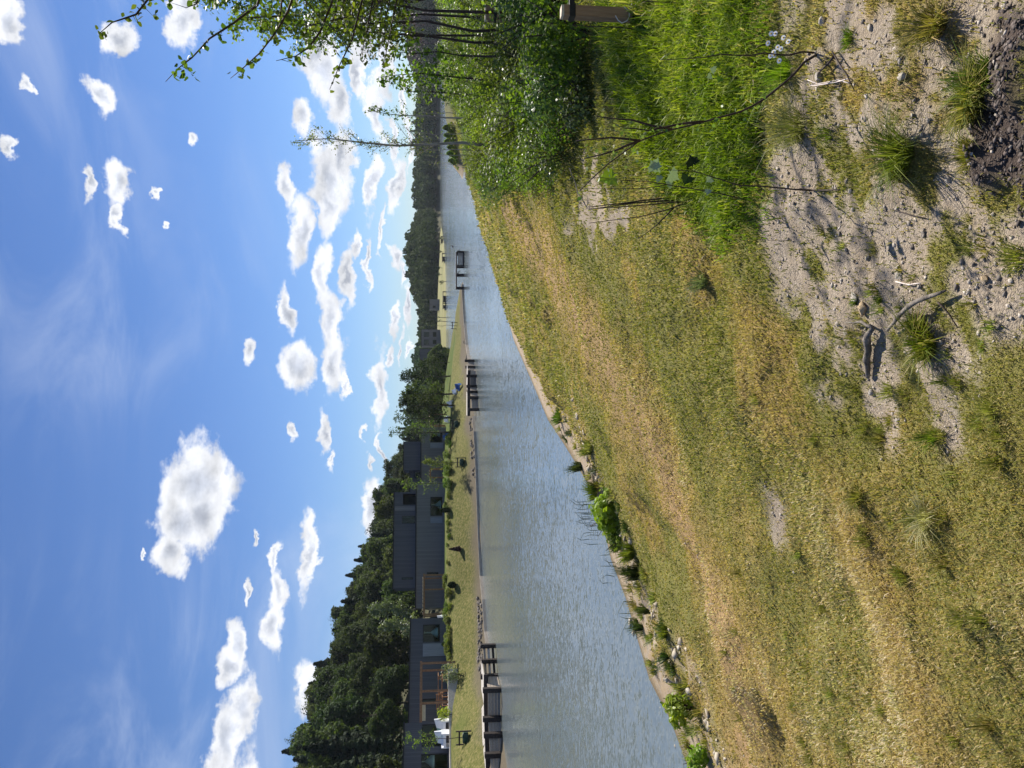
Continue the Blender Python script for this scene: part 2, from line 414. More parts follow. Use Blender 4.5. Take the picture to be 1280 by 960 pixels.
def T(px, py, dz=0.0, tmax=130.0):
    d = ray(px, py); d = d / np.linalg.norm(d)
    ts = np.geomspace(1.0, tmax, 500); p = CAM[None] + d[None] * ts[:, None]
    h = np.maximum(near_h(p[:, 0], p[:, 1]), 0) + dz - p[:, 2]
    k = int(np.argmax(h > 0))
    if h[k] <= 0: return p[-1]
    t0, t1 = ts[max(k - 1, 0)], ts[k]
    for _ in range(12):
        t = (t0 + t1) / 2; q = CAM + d * t
        if max(float(near_h(q[0:1], q[1:2])[0]), 0) + dz > q[2]: t1 = t
        else: t0 = t
    return CAM + d * t1
def hz(x, y): return float(near_h(np.array([float(x)]), np.array([float(y)]))[0])
def poly_t(pts): return [tuple(T(a, b)[:2]) for a, b in pts]
TRACK = poly_t([(628,262),(650,285),(668,310),(700,350),(722,400),(752,450),(790,520),(815,570),(838,620),(858,665),(880,720),(900,780),(915,850),(930,930),(945,1000)])
GREEN = poly_t([(735,-30),(745,60),(770,120),(790,190),(830,260),(870,300),(905,330),(930,290),(950,230),(952,170),(965,100),(950,40),(940,-40)])
DIRT = poly_t([(985,-40),(1000,60),(975,130),(965,200),(955,280),(975,340),(960,400),(985,470),(1030,520),(1080,560),(1120,575),(1190,545),(1170,470),(1240,430),(1330,420),(1330,-40)])
DIRT2 = poly_t([(700,195),(712,290),(728,305),(745,330),(800,300),(790,240),(740,190)])
DIRT3 = poly_t([(950,600),(960,690),(975,700),(990,680),(985,610)])
PEAT = poly_t([(1265,-10),(1240,80),(1222,130),(1212,200),(1222,262),(1262,285),(1340,280),(1340,-20)])
def masks(x, y):
    n1 = fbm(x, y, 1.1, 4, 21) - .5; n2 = fbm(x, y, 3.7, 4, 22) - .5; n3 = fbm(x, y, 9.0, 3, 23) - .5
    d = dw(sdpoly(x, y, LAND), y)
    r = np.hypot(x, y)
    m = {}
    m['d'] = d
    m['sand'] = 1 - sst(d + n2 * 0.9 + n3 * .4, 0.7, 1.6)
    m['scarp'] = sst(d, 0.9, 1.5) * (1 - sst(d + n1 * 1.2, 1.9, 2.9)) * (1 - sst(y, 14, 20)) * sst(n2 + .5, 0.36, 0.52)
    tw = 0.10 + 0.016 * y
    m['track'] = (1 - sst(dline(x, y, TRACK) + n2 * .9 + n1 * .5, tw, tw + 0.45 + 0.012 * y)) * (0.60 + 1.1 * n2)
    m['green'] = sst(sdpoly(x, y, GREEN) + n1 * .6 + n2 * .3, -0.10, 0.30)
    dd = np.maximum(sdpoly(x, y, DIRT) + n1 * .35 + n2 * .35, np.maximum(sdpoly(x, y, DIRT2) - .38 + n2 * 1.4 + n1 * .8, sdpoly(x, y, DIRT3)))
    m['dirt'] = sst(dd, -0.05, 0.14) * sst(n2 * 1.0 + n3 * .9 + n1 * .5 + .5, 0.30, 0.52)
    m['dirtall'] = sst(dd, -0.05, 0.25)
    m['peat'] = sst(sdpoly(x, y, PEAT) - .02 + n2 * .22 + n3 * .18, -.03, .09)
    # greener strip between the track and the water, and under the shrubs
    strip = sst(d, 1.5, 2.6) * sst(dline(x, y, TRACK), 0.5, 1.3)
    side = (np.array([0.0]) + 1)
    m['strip'] = strip * sst(n1 + .5, 0.30, 0.55)
    ang = 480 - 961 * x / np.maximum(y, .3)
    m['right'] = sst(-(ang - 255) + n1 * 90, -40, 40) * sst(y, 3.5, 6) * sst(d, 2, 4)
    m['n1'] = n1; m['n2'] = n2; m['n3'] = n3
    return m
def ground_grid():
    def axis(c, lo, hi, n, a):
        t = np.linspace(np.arcsinh((lo - c) / a), np.arcsinh((hi - c) / a), n); return c + a * np.sinh(t)
    xs = axis(0.0, -34, 160, 640, 2.4); ys = axis(2.2, -10, 132, 560, 2.4)
    return np.meshgrid(xs, ys)
gx, gy = ground_grid()
gz = near_h(gx, gy); mk = masks(gx, gy)
def bump_h(x, y, mk):
    nr = 1 - sst(np.hypot(x, y), 8, 20)
    bump = (fbm(x, y, 7, 3, 40) - .5) * 0.035 + (fbm(x, y, 22, 2, 41) - .5) * 0.018
    bump = bump + mk['peat'] * (0.02 + (fbm(x, y, 14, 4, 44, .6) - .4) * 0.11)
    bump = bump + mk['scarp'] * (fbm(x, y, 4, 3, 47) - .5) * 0.25
    return bump * np.maximum(nr, mk['scarp']) * sst(mk['d'], 0.0, 0.5)
gz = gz + bump_h(gx, gy, mk)
def hz(x, y):
    x = np.array([float(x)]); y = np.array([float(y)]); return float((near_h(x, y) + bump_h(x, y, masks(x, y)))[0])
def groundmat():
    m, k, out = newmat('bank_ground')
    o = k.node('ShaderNodeTexCoord').outputs['Object']
    A = lambda n: k.node('ShaderNodeAttribute', attribute_name=n).outputs['Fac']
    nb = k.noise(o, 0.8, 6, 0.65); nm = k.noise(o, 6, 6, 0.65); nf = k.noise(o, 40, 5, 0.65); nff = k.noise(o, 160, 3, 0.6)
    ochre = k.ramp(k.math('ADD', k.math('MULTIPLY', nb, .4), k.math('MULTIPLY', nm, .6)),
                   [(0.30, (0.16, 0.15, 0.045)), (0.45, (0.30, 0.24, 0.08)), (0.56, (0.40, 0.28, 0.10)), (0.72, (0.44, 0.32, 0.14))])
    fine = k.ramp(nf, [(0.30, (0.45, 0.45, 0.42)), (0.55, (1, 1, 1)), (0.75, (1.35, 1.3, 1.15))])
    c = k.mix(1.0, ochre, fine, 'MULTIPLY')
    grn = k.mix(nm, (0.16, 0.175, 0.045), (0.25, 0.24, 0.07)); c = k.mix(k.math('MULTIPLY', A('strip'), 0.75), c, grn)
    c = k.mix(A('right'), c, k.mix(nm, (0.07, 0.085, 0.02), (0.17, 0.15, 0.06)))
    trk = k.mix(nm, (0.40, 0.235, 0.125), (0.50, 0.34, 0.205)); trk = k.mix(1.0, trk, fine, 'MULTIPLY'); c = k.mix(k.math('MULTIPLY', A('track'), .9, clamp=True), c, trk)
    c = k.mix(A('green'), c, (0.045, 0.085, 0.010))
    peb = k.ramp(k.noise(o, 75, 4, 0.7), [(0.35, (0.18, 0.145, 0.11)), (0.46, (0.40, 0.33, 0.25)), (0.60, (0.49, 0.41, 0.32)), (0.72, (0.60, 0.53, 0.43))])
    drt = k.mix(k.smooth(nm, .35, .7), peb, k.mix(nf, (0.30, 0.23, 0.155), (0.46, 0.375, 0.28)))
    c = k.mix(k.math('MAXIMUM', A('dirt'), A('scarp')), c, drt)
    snd = k.mix(k.smooth(nm, .42, .6), (0.40, 0.30, 0.19), peb); c = k.mix(A('sand'), c, snd)
    wet = k.mix(nm, (0.16, 0.12, 0.07), (0.22, 0.17, 0.10)); c = k.mix(A('wet'), c, wet)
    pt = k.mix(nf, (0.050, 0.036, 0.030), (0.15, 0.115, 0.095)); c = k.mix(A('peat'), c, pt)
    b = k.node('ShaderNodeBsdfPrincipled'); k.link(c, b.inputs['Base Color']); b.inputs['Roughness'].default_value = 0.92
    b.inputs['Specular IOR Level'].default_value = 0.15
    bp = k.node('ShaderNodeBump'); bp.inputs['Strength'].default_value = 0.9; bp.inputs['Distance'].default_value = 0.02
    k.link(k.math('ADD', k.math('MULTIPLY', nf, 1.0), k.math('MULTIPLY', nff, 0.5)), bp.inputs['Height']); k.link(bp.outputs[0], b.inputs['Normal'])
    k.link(b.outputs[0], out.inputs[0]); return m
wet = 1 - sst(gz, 0.0, 0.05)
M_ground = groundmat()
at = {q: np.clip(mk[q], 0, 1).ravel() for q in ('sand', 'scarp', 'track', 'green', 'dirt', 'peat', 'strip', 'right')}; at['wet'] = wet.ravel()
ground = grid_mesh('ground', gx, gy, gz, M_ground, attrs=at); tag(ground, kind='structure')

# ------------------------------------------------------------------ water and lake bed
def watermat():
    m, k, out = newmat('lake_water')
    o = k.node('ShaderNodeTexCoord').outputs['Object']
    n = k.noise(o, 0.06, 3, 0.5)
    c = k.mix(k.smooth(n, .35, .65), (0.125, 0.155, 0.165), (0.15, 0.18, 0.19))
    b = k.node('ShaderNodeBsdfPrincipled'); k.link(c, b.inputs['Base Color'])
    b.inputs['Roughness'].default_value = 0.07; b.inputs['IOR'].default_value = 1.333; b.inputs['Specular IOR Level'].default_value = 0.5
    mp = k.node('ShaderNodeMapping'); k.link(o, mp.inputs[0]); mp.inputs['Rotation'].default_value = (0, 0, R(-20)); mp.inputs['Scale'].default_value = (0.55, 1.25, 1)
    patch = k.math('MULTIPLY_ADD', k.smooth(k.noise(o, 0.045, 3, 0.5), .35, .62), 0.55, 0.55)
    # wavelets: slopes taken from noise vectors of three sizes
    tot = None
    for sc_, am in ((1.6, 0.06), (4.8, 0.22), (15.0, 0.44)):
        v = k.vmath('SCALE', k.vmath('SUBTRACT', k.noise(mp.outputs[0], sc_, 2, 0.5, 0.3, out='Color'), (0.5, 0.5, 0.5))); v.node.inputs['Scale'].default_value = am
        tot = v if tot is None else k.vmath('ADD', tot, v)
    sc2 = k.vmath('SCALE', tot); k.link(patch, sc2.node.inputs['Scale'])
    flat = k.vmath('MULTIPLY', sc2, (1.0, 1.0, 0.0)); nn = k.vmath('NORMALIZE', k.vmath('ADD', flat, (0, 0, 1)))
    k.link(nn, b.inputs['Normal']); k.link(b.outputs[0], out.inputs[0]); return m
mb = MB(); mb.add([(-1500, -1500, 0), (1500, -1500, 0), (1500, 2500, 0), (-1500, 2500, 0)], [(0, 1, 2, 3)])
tag(mb.build('water', watermat()), kind='structure')
M_bed = surf('lake_bed_mud', (0.10, 0.09, 0.06), (0.16, 0.14, 0.09), 1, 0.9, 0.0)
mb = MB(); mb.add([(-1500, -1500, -3), (1500, -1500, -3), (1500, 2500, -3), (-1500, 2500, -3)], [(0, 1, 2, 3)])
tag(mb.build('lake_bed', M_bed), kind='structure')

# ------------------------------------------------------------------ opposite bank
osh_px = [(650,1060),(634,960),(622,880),(612,820),(609,800),(603,720),(599,630),(594.5,540),(593,520),(589,475),(586,447),(583,430),(581,400),(579.5,375),(578.5,352)]
OS = [tuple(G(a, b)[:2]) for a, b in osh_px]
OLAND = [(OS[0][0] - 30, OS[0][1] - 10)] + OS + [(OS[-1][0] + .3, OS[-1][1] + 4), (12.3, 108), (11.5, 122), (10, 132), (7.5, 141), (-1, 150), (-4, 205), (-60, 232), (-120, 240), (-300, 250), (-300, 20)]
def opp_h(x, y):
    d = sdpoly(x, y, OLAND)
    top = np.interp(x, [-12, 0, 6, 12], [2.75, 1.75, 1.0, 0.9])
    z = np.interp(d, [-20, -2, 0, .3, 1.2, 3.0, 13], [-2, -.4, -.02, .10, .35, .5, 1.0])
    f = sst(d, 0.6, 5.0)
    z = np.where(d > 1.0, 0.31 + (top - 0.31) * (f * .75 + .25 * np.clip((d - 1) / 4.5, 0, 1)), z)
    z = z + sst(d, 1, 4) * (fbm(x, y, .22, 3, 61) - .5) * 0.18
    return z
def oz(x, y): return float(opp_h(np.array([float(x)]), np.array([float(y)]))[0])
ox, oy = np.meshgrid(np.arange(-120, 26, 0.55), np.arange(24, 236, 0.6))
ozz = opp_h(ox, oy); od = sdpoly(ox, oy, OLAND)
def lawnmat():
    m, k, out = newmat('far_lawn')
    o = k.node('ShaderNodeTexCoord').outputs['Object']
    A = lambda n: k.node('ShaderNodeAttribute', attribute_name=n).outputs['Fac']
    mp = k.node('ShaderNodeMapping'); k.link(o, mp.inputs[0]); mp.inputs['Rotation'].default_value = (0, 0, R(-42)); mp.inputs['Scale'].default_value = (0.35, 1, 1)
    nb = k.noise(mp.outputs[0], 0.45, 6, 0.65); nm = k.noise(o, 5.0, 6, 0.7); nf = k.noise(o, 14, 4, .7)
    g = k.ramp(k.math('ADD', k.math('MULTIPLY', nb, .6), k.math('MULTIPLY', nm, .4)), [(0.36, (0.045, 0.075, 0.012)), (0.5, (0.078, 0.108, 0.020)), (0.66, (0.13, 0.128, 0.034))])
    rough = k.ramp(nm, [(0.35, (0.06, 0.075, 0.015)), (0.5, (0.13, 0.125, 0.038)), (0.68, (0.24, 0.20, 0.09))])
    c = k.mix(A('edge'), g, rough)
    c = k.mix(k.smooth(nf, .3, .5), k.mix(1.0, c, (0.6, 0.65, 0.6), 'MULTIPLY'), c)
    st = k.mix(nf, (0.05, 0.042, 0.028), (0.19, 0.16, 0.115)); c = k.mix(A('stony'), c, st)
    b = k.node('ShaderNodeBsdfPrincipled'); k.link(c, b.inputs['Base Color']); b.inputs['Roughness'].default_value = 0.95; b.inputs['Specular IOR Level'].default_value = 0.1
    bp = k.node('ShaderNodeBump'); bp.inputs['Strength'].default_value = 0.8; bp.inputs['Distance'].default_value = 0.03; k.link(nm, bp.inputs['Height']); k.link(bp.outputs[0], b.inputs['Normal'])
    k.link(b.outputs[0], out.inputs[0]); return m
en = fbm(ox, oy, .35, 3, 71) - .5
edge = 1 - sst(od + en * 6, 3, 8); stony = 1 - sst(od + en * 2.2, 1.2, 2.4)
M_lawn = lawnmat()
tag(grid_mesh('lawn', ox, oy, ozz, M_lawn, attrs={'edge': edge, 'stony': stony}), kind='structure')

# hill behind the houses
def hill_h(x, y):
    t = x / np.maximum(y, 1)
    gm = np.interp(t, [-.9, -.5, -.40, -.31, -.21, -.10, 0, .08], [27, 21.5, 18, 15.5, 10.5, 6.5, 4.5, 3.5])
    yr = np.interp(t, [-.5, -.31, -.21, -.10, 0], [150, 172, 188, 195, 200]); r0 = np.interp(t, [-.5, -.2, 0], [62, 92, 116])
    z = 1.2 + (gm) * np.clip((y - r0) / (yr - r0), 0, 1.05) ** 0.85
    z = np.where(y < r0, 1.2 - (r0 - y) * .2, z) + (fbm(x, y, .05, 3, 81) - .5) * 2.0 * sst(y - r0, 0, 30)
    return z - 6 * sst(x, -22, -6)
hx, hy = np.meshgrid(np.arange(-240, 20, 2.0), np.arange(56, 262, 2.0))
M_floor = surf('forest_floor', (0.035, 0.04, 0.015), (0.07, 0.065, 0.03), 0.4, 0.95, 0.3)
tag(grid_mesh('hill', hx, hy, hill_h(hx, hy), M_floor), kind='structure')

# far grassy shore with its own bank, and the land under the far woods
M_fargrass = surf('far_grass', (0.16, 0.165, 0.05), (0.26, 0.235, 0.10), 0.10, 0.95, 0.0, (0.5, 1, 1))
FPOLY = [tuple(G(a, b)[:2]) for a, b in [(557.2,560),(557.4,480),(557.4,400),(557,350),(556,325),(554.5,305),(552.5,290),(551,284)]]
FPOLY = [(-260, FPOLY[0][1])] + FPOLY + [(FPOLY[-1][0] - 3, 380), (FPOLY[-1][0] - 14, 460), (-260, 460)]
def far_h(x, y):
    d = sdpoly(x, y, FPOLY); return np.interp(d, [-30, 0, 2, 20, 60, 200], [-2, 0, .6, 1.5, 2.2, 2.6]) + sst(d, 2, 10) * (fbm(x, y, .06, 2, 91) - .5) * .5
fx, fy = np.meshgrid(np.arange(-200, 100, 3.0), np.arange(205, 440, 2.5))
tag(grid_mesh('far_shore', fx, fy, far_h(fx, fy), M_fargrass), kind='structure')
# profile of the far skyline: photograph (row, column of tree tops)
PROF = [(-200,470),(-60,478),(0,484),(30,497),(60,508),(85,516),(110,521),(140,521),(160,518),(200,519),(230,518),(262,520),(275,517),(288,510),(300,506),(320,504),(340,506),(360,511),(380,519),(400,523),(430,521),(470,514),(520,505),(600,497),(700,490)]
def prof(row): return np.interp(row, [p[0] for p in PROF], [p[1] for p in PROF])
def farhill_h(x, y):
    row = 480 - 961 * x / y
    yb = np.interp(row, [262, 300], [402, 320]); top = 4 + (540 - prof(row)) * (yb + 45) / 961 - 7.0
    f = np.clip((y - yb) / 45, 0, 1) ** 1.0
    return np.where(y < yb, -2.0 + 3.0 * sst(y, yb - 4, yb), 1.0 + (np.maximum(top, 1.2) - 1.0) * f)
qx, qy = np.meshgrid(np.arange(-240, 420, 5.0), np.arange(300, 470, 3.0))
tag(grid_mesh('far_hill', qx, qy, farhill_h(qx, qy), M_floor), kind='structure')
# sandy strip at the foot of the far wood
M_sandfar = surf('far_sand', (0.40, 0.36, 0.30), (0.5, 0.46, 0.4), 0.2, 0.9, 0.0)

# ------------------------------------------------------------------ foliage tools
def quads(c, n_dir, size, asp=1.0, rng=RNG, fold=True):
    """leaf faces at centres c (N,3); random orientation biased to n_dir; returns V, idx (diamond quads)"""
    N = len(c); nd = n_dir + rng.normal(0, .55, (N, 3)); nd /= np.linalg.norm(nd, axis=1, keepdims=True) + 1e-9
    a = rng.normal(0, 1, (N, 3)); u = np.cross(nd, a); u /= np.linalg.norm(u, axis=1, keepdims=True) + 1e-9; v = np.cross(nd, u)
    s = (size * rng.uniform(.65, 1.35, N))[:, None]
    p0 = c - u * s; p2 = c + u * s; p1 = c + v * s * asp * .55 - u * s * .15 + nd * s * .12; p3 = c - v * s * asp * .55 - u * s * .15 + nd * s * .12
    V = np.stack([p0, p1, p2, p3], 1).reshape(-1, 3); return V, np.arange(4 * N).reshape(-1, 4)
def crown_pts(n, lobes, rng=RNG, shell=.55):
    """points in a union of lobes (x,y,z,r,rz)"""
    w_ = np.array([l[3] ** 2 for l in lobes]); w_ = w_ / w_.sum(); k = rng.choice(len(lobes), n, p=w_); L = np.array(lobes)[k]
    d = rng.normal(0, 1, (n, 3)); d /= np.linalg.norm(d, axis=1, keepdims=True)
    r = (shell + (1 - shell) * rng.random(n) ** .6) * (1 + .22 * np.sin(d[:, 0] * 7 + L[:, 0] * 3) * np.cos(d[:, 2] * 6 + L[:, 1] * 5))
    off = d * r[:, None] * np.stack([L[:, 3], L[:, 3], L[:, 4]], 1); return L[:, :3] + off, d
M_leafA = leafmat('hill_leaf', (0.042, 0.062, 0.022), (0.082, 0.108, 0.036), 0.38, rough=.75, spec=.12, obj_rand=.4)
M_leafDk = leafmat('dark_leaf', (0.022, 0.038, 0.014), (0.048, 0.068, 0.024), 0.3, rough=.75, spec=.12, obj_rand=.3)
M_needle = leafmat('needle_leaf', (0.012, 0.026, 0.012), (0.030, 0.050, 0.020), 0.15, rough=.75, spec=.12, obj_rand=.3)
M_pale = leafmat('pale_willow_leaf', (0.14, 0.17, 0.085), (0.26, 0.29, 0.17), 0.30, obj_rand=.1)
M_shrub = leafmat('shrub_leaf', (0.085, 0.140, 0.020), (0.20, 0.27, 0.042), 0.45, rough=.55, spec=.2, obj_rand=.3)
M_shrub2 = leafmat('pale_backed_leaf', (0.08, 0.13, 0.035), (0.20, 0.25, 0.10), 0.36, rough=.45, spec=.35, obj_rand=.3)
M_alder = leafmat('alder_leaf', (0.060, 0.095, 0.016), (0.140, 0.185, 0.032), 0.45, rough=.45, spec=.3, obj_rand=.15)
M_lime = leafmat('lime_willow_leaf', (0.16, 0.25, 0.02), (0.30, 0.40, 0.04), 0.45, obj_rand=.1)
M_reed = leafmat('reed_blade', (0.035, 0.06, 0.02), (0.08, 0.11, 0.035), 0.25, obj_rand=.2)
M_maple = leafmat('maple_leaf', (0.20, 0.27, 0.20), (0.34, 0.40, 0.33), 0.25, rough=.35, spec=.6, obj_rand=.1)
M_yleaf = leafmat('yellow_green_leaf', (0.22, 0.30, 0.02), (0.30, 0.38, 0.03), 0.5, obj_rand=.05)

def proto_tree(name, seed, h, cr, n, leaf, m, conifer=False, trunk_h=.35, label=None, cat=None, group=None, lobes_n=14):
    rg = np.random.default_rng(seed); root = empty(name); tag(root, label, cat, group)
    if conifer:
        t = rg.random(n) ** .8; z = h * (.12 + .88 * t); rr = cr * (1 - t) * (1 + .25 * np.sin(z * 6.0)) + .12
        a = rg.random(n) * 2 * np.pi; q = rr * (.35 + .65 * rg.random(n) ** .5); c = np.stack([q * np.cos(a), q * np.sin(a), z - q * .35], 1)
        d = np.stack([np.cos(a), np.sin(a), np.full(n, .6)], 1)
    else:
        lobes = [(0, 0, h * .62, cr * .62, h * .30)]
        for k in range(lobes_n):
            a = 2 * math.pi * k / lobes_n * 1.7 + rg.random(); zz = h * rg.uniform(.38, .86); q = cr * rg.uniform(.3, .66) * (1.1 - abs(zz / h - .55))
            lobes.append((q * math.cos(a), q * math.sin(a), zz, cr * rg.uniform(.18, .36), cr * rg.uniform(.18, .36)))
        c, d = crown_pts(n, lobes, rg); d = d + np.array([0, 0, .35])
    V, I = quads(c, d, leaf, 1.2, rg)
    kids = [raw_mesh('crown', V, I, 4, m, root)]
    t = MB(); t.tube([(0, 0, -.5), (0.05, 0, h * .3), (-.06, .05, h * .6), (0, 0, h * .85)], [cr * .055, cr * .045, cr * .028, cr * .01], 6)
    if not conifer:
        for k in range(6):
            a = rg.random() * 6.28; z0 = h * rg.uniform(.3, .6); t.tube([(0, 0, z0), (cr * .35 * math.cos(a), cr * .35 * math.sin(a), z0 + h * .14), (cr * .6 * math.cos(a), cr * .6 * math.sin(a), z0 + h * .22)], [cr * .025, cr * .016, cr * .006], 5)
    kids.append(t.build('trunk', M_bark, root, smooth=True))
    return root, kids

# ---- trees on the hillside
protos = []
HT = 'trees on the wooded hillside'
for k in range(5):
    protos.append(proto_tree('hillside_tree', 100 + k, 11, 3.4, 5200, .19, M_leafA if k < 3 else M_leafDk, label='dark green broadleaf tree in the wood on the hillside behind the houses', cat='tree', group=HT))
for k in range(2):
    protos.append(proto_tree('conifer_tree', 120 + k, 10.5, 2.7, 3000, .24, M_needle, True, label='dark pointed conifer in the wood on the hillside behind the houses', cat='tree', group='conifers on the wooded hillside'))
rg = np.random.default_rng(5); spots = []; tries = 0
while len(spots) < 270 and tries < 60000:
    tries += 1
    t_ = rg.uniform(-.60, .04); yr_ = np.interp(t_, [-.5, -.31, -.21, -.10, 0], [150, 172, 188, 195, 200]); r0_ = np.interp(t_, [-.5, -.2, 0], [62, 92, 116])
    y_ = rg.uniform(r0_ + 5, yr_ + 4); x_ = t_ * y_
    if all((x_ - a) ** 2 + (y_ - b) ** 2 > 4.3 ** 2 for a, b in spots): spots.append((x_, y_))
usedp = set()
for i, (x_, y_) in enumerate(spots):
    z_ = float(hill_h(np.array([x_]), np.array([y_]))[0]); con = rg.random() < .24; k = 5 + rg.integers(0, 2) if con else int(rg.integers(0, 5))
    s_ = rg.uniform(.72, 1.12) * (np.interp(x_ / y_, [-.5, -.2, 0], [1.08, .9, .74]))
    if y_ < np.interp(x_ / y_, [-.5, -.2, 0], [62, 92, 116]) + 22: s_ *= .78
    root, kids = protos[k]
    if k not in usedp: usedp.add(k); root.location = (x_, y_, z_ - .3); root.scale = (s_,) * 3; root.rotation_euler.z = rg.random() * 6.28
    else: dup(root, kids, (x_, y_, z_ - .3), rg.random() * 6.28, s_)

# ---- the far woods read as one mass
def wood(name, seed, rows, ybf, n, lab, m, hgt=(8, 12), faces=170, leaf=.62):
    rg = np.random.default_rng(seed); C = []; D = []
    for i in range(n):
        row = rg.uniform(*rows); yb = ybf(row); y = yb + 48 * rg.random() ** 1.2 + 1; x = (480 - row) / 961 * y
        z = float(farhill_h(np.array([x]), np.array([y]))[0]); h = rg.uniform(*hgt); cr = h * rg.uniform(.22, .34); con = rg.random() < .3
        if con: cr *= .6; h *= 1.08
        t = rg.random(faces); a = rg.random(faces) * 6.283
        rr = cr * (1 - t) if con else cr * np.sqrt(np.clip(1 - (2 * t - 1) ** 2, 0, 1)) * (1 + .3 * np.sin(a * 3 + i))
        zz = z + h * (.05 + .95 * t); C.append(np.stack([x + rr * np.cos(a), y + rr * np.sin(a), zz], 1)); D.append(np.stack([np.cos(a), np.sin(a), t], 1))
    C = np.concatenate(C); D = np.concatenate(D); V, I = quads(C, D, leaf, 1.5, rg); o = raw_mesh(name, V, I, 4, m); tag(o, lab, 'woodland', kind='stuff')
M_far = leafmat('far_wood_leaf', (0.034, 0.064, 0.018), (0.065, 0.105, 0.028), 0.2, rough=.8, spec=.1, obj_rand=0)
M_farred = leafmat('far_red_wood_leaf', (0.10, 0.055, 0.04), (0.15, 0.085, 0.055), 0.15, obj_rand=0)
YB = lambda row: float(np.interp(row, [262, 300], [402, 320]))
wood('far_wood', 31, (-60, 262), YB, 520, 'dark green far wood along the end of the lake', M_far, (6, 9), faces=200)
wood('reddish_wood', 34, (22, 84), YB, 70, 'reddish brown wood on the far hillside seen past the grove', M_farred, (7, 10), faces=220)
wood('wooded_knoll', 32, (266, 440), YB, 420, 'dark green wooded knoll rising behind the grassy far shore', M_far, (5.5, 7.2), faces=200, leaf=.5)
wood('distant_wood', 33, (430, 640), YB, 160, 'distant wood seen behind the grey houses', M_far, (6, 9), faces=150)

# ------------------------------------------------------------------ houses across the water
def wall_holes(mb, x0, x1, y0, y1, z0, z1, holes):
    """front wall slab between y0..y1 with rectangular holes (x0,x1,z0,z1), cut as a grid of boxes merged per cell"""
    xs = sorted({x0, x1, *[v for h in holes for v in (h[0], h[1])]}); zs = sorted({z0, z1, *[v for h in holes for v in (h[2], h[3])]})
    for a, b in zip(xs[:-1], xs[1:]):
        for c, d in zip(zs[:-1], zs[1:]):
            mx, mz = (a + b) / 2, (c + d) / 2
            if any(h[0] < mx < h[1] and h[2] < mz < h[3] for h in holes): continue
            # faces without inner seams: front and back only
            mb.add([(a, y0, c), (b, y0, c), (b, y0, d), (a, y0, d)], [(0, 1, 2, 3)])
            mb.add([(a, y1, c), (b, y1, c), (b, y1, d), (a, y1, d)], [(3, 2, 1, 0)])
    for h in holes:
        a, b, c, d = h
        mb.add([(a, y0, c), (b, y0, c), (b, y1, c), (a, y1, c)], [(0, 1, 2, 3)]); mb.add([(a, y0, d), (b, y0, d), (b, y1, d), (a, y1, d)], [(3, 2, 1, 0)])
        mb.add([(a, y0, c), (a, y0, d), (a, y1, d), (a, y1, c)], [(3, 2, 1, 0)]); mb.add([(b, y0, c), (b, y0, d), (b, y1, d), (b, y1, c)], [(0, 1, 2, 3)])
def block(root, x0, x1, y, dep, z0, z1, m, wins=(), name='wall', roof_t=.10, inner=True):
    """one storey volume with openings in its lake side; wins: (x0,x1,z0,z1,kind)"""
    mb = MB(); holes = [w_[:4] for w_ in wins if w_[4] != 'panel']
    wall_holes(mb, x0, x1, y, y + .25, z0, z1, holes)
    mb.add([(x0, y, z0), (x0, y + dep, z0), (x0, y + dep, z1), (x0, y, z1)], [(3, 2, 1, 0)])
    mb.add([(x1, y, z0), (x1, y + dep, z0), (x1, y + dep, z1), (x1, y, z1)], [(0, 1, 2, 3)])
    mb.add([(x0, y + dep, z0), (x1, y + dep, z0), (x1, y + dep, z1), (x0, y + dep, z1)], [(3, 2, 1, 0)])
    mb.add([(x0, y, z1), (x1, y, z1), (x1, y + dep, z1), (x0, y + dep, z1)], [(0, 1, 2, 3)])
    mb.add([(x0, y + .3, z0), (x1, y + .3, z0), (x1, y + dep, z0), (x0, y + dep, z0)], [(0, 1, 2, 3)])
    mb.build(name, m, root)
    MB().box(x0 - .06, x1 + .06, y - .06, y + dep + .06, z1 + .002, z1 + roof_t).build('roof', M_roof, root)
    for (a, b, c, d, kind) in wins:
        if kind == 'panel':
            MB().box(a, b, y - .05, y - .003, c, d).build('shutter_panel', M_panel, root); continue
        if kind == 'recess':
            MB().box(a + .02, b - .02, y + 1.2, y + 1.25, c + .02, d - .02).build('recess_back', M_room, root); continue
        f = MB(); t = .055; fy0, fy1 = y + .04, y + .12
        f.box(a, a + t, fy0, fy1, c, d).box(b - t, b, fy0, fy1, c, d).box(a + t, b - t, fy0, fy1, c, c + t).box(a + t, b - t, fy0, fy1, d - t, d)
        nm = max(0, int(round((b - a) / 1.15)) - 1)
        for q in range(nm):
            xx = a + (b - a) * (q + 1) / (nm + 1); f.box(xx - t / 2, xx + t / 2, fy0, fy1, c + t, d - t)
        wo_ = f.build('window', M_black, root)
        MB().box(a + t, b - t, y + .07, y + .085, c + t, d - t).build('pane', M_glass, wo_)
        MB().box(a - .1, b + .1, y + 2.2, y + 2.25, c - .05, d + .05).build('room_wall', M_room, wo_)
def pendant(x, y, ztop, zlamp, r, label):
    rt_ = empty('pendant_lamp', (x, y, ztop)); tag(rt_, label, 'lamp', 'white pendant lamps behind the glass')
    MB().lathe((0, 0, 0), [(.10, -.06), (.10, 0)], 10).tube([(0, 0, 0), (0, 0, zlamp - ztop + .3)], .05, 6).build('cord', M_white, rt_)
    MB().lathe((0, 0, zlamp - ztop), [(r, -.22), (r * .9, -.05), (r * .45, .2), (.08, .42)], 14).build('lamp_shade', M_white, rt_, smooth=True)
FR = [(0.0, 0.0, 0.0)]            # current facade frame: origin x, y and turn
def frame(row, Y, th): p = P(540, row, Y); FR[0] = (p[0], p[1], R(th)); return (p[0], p[1], 0), R(th)
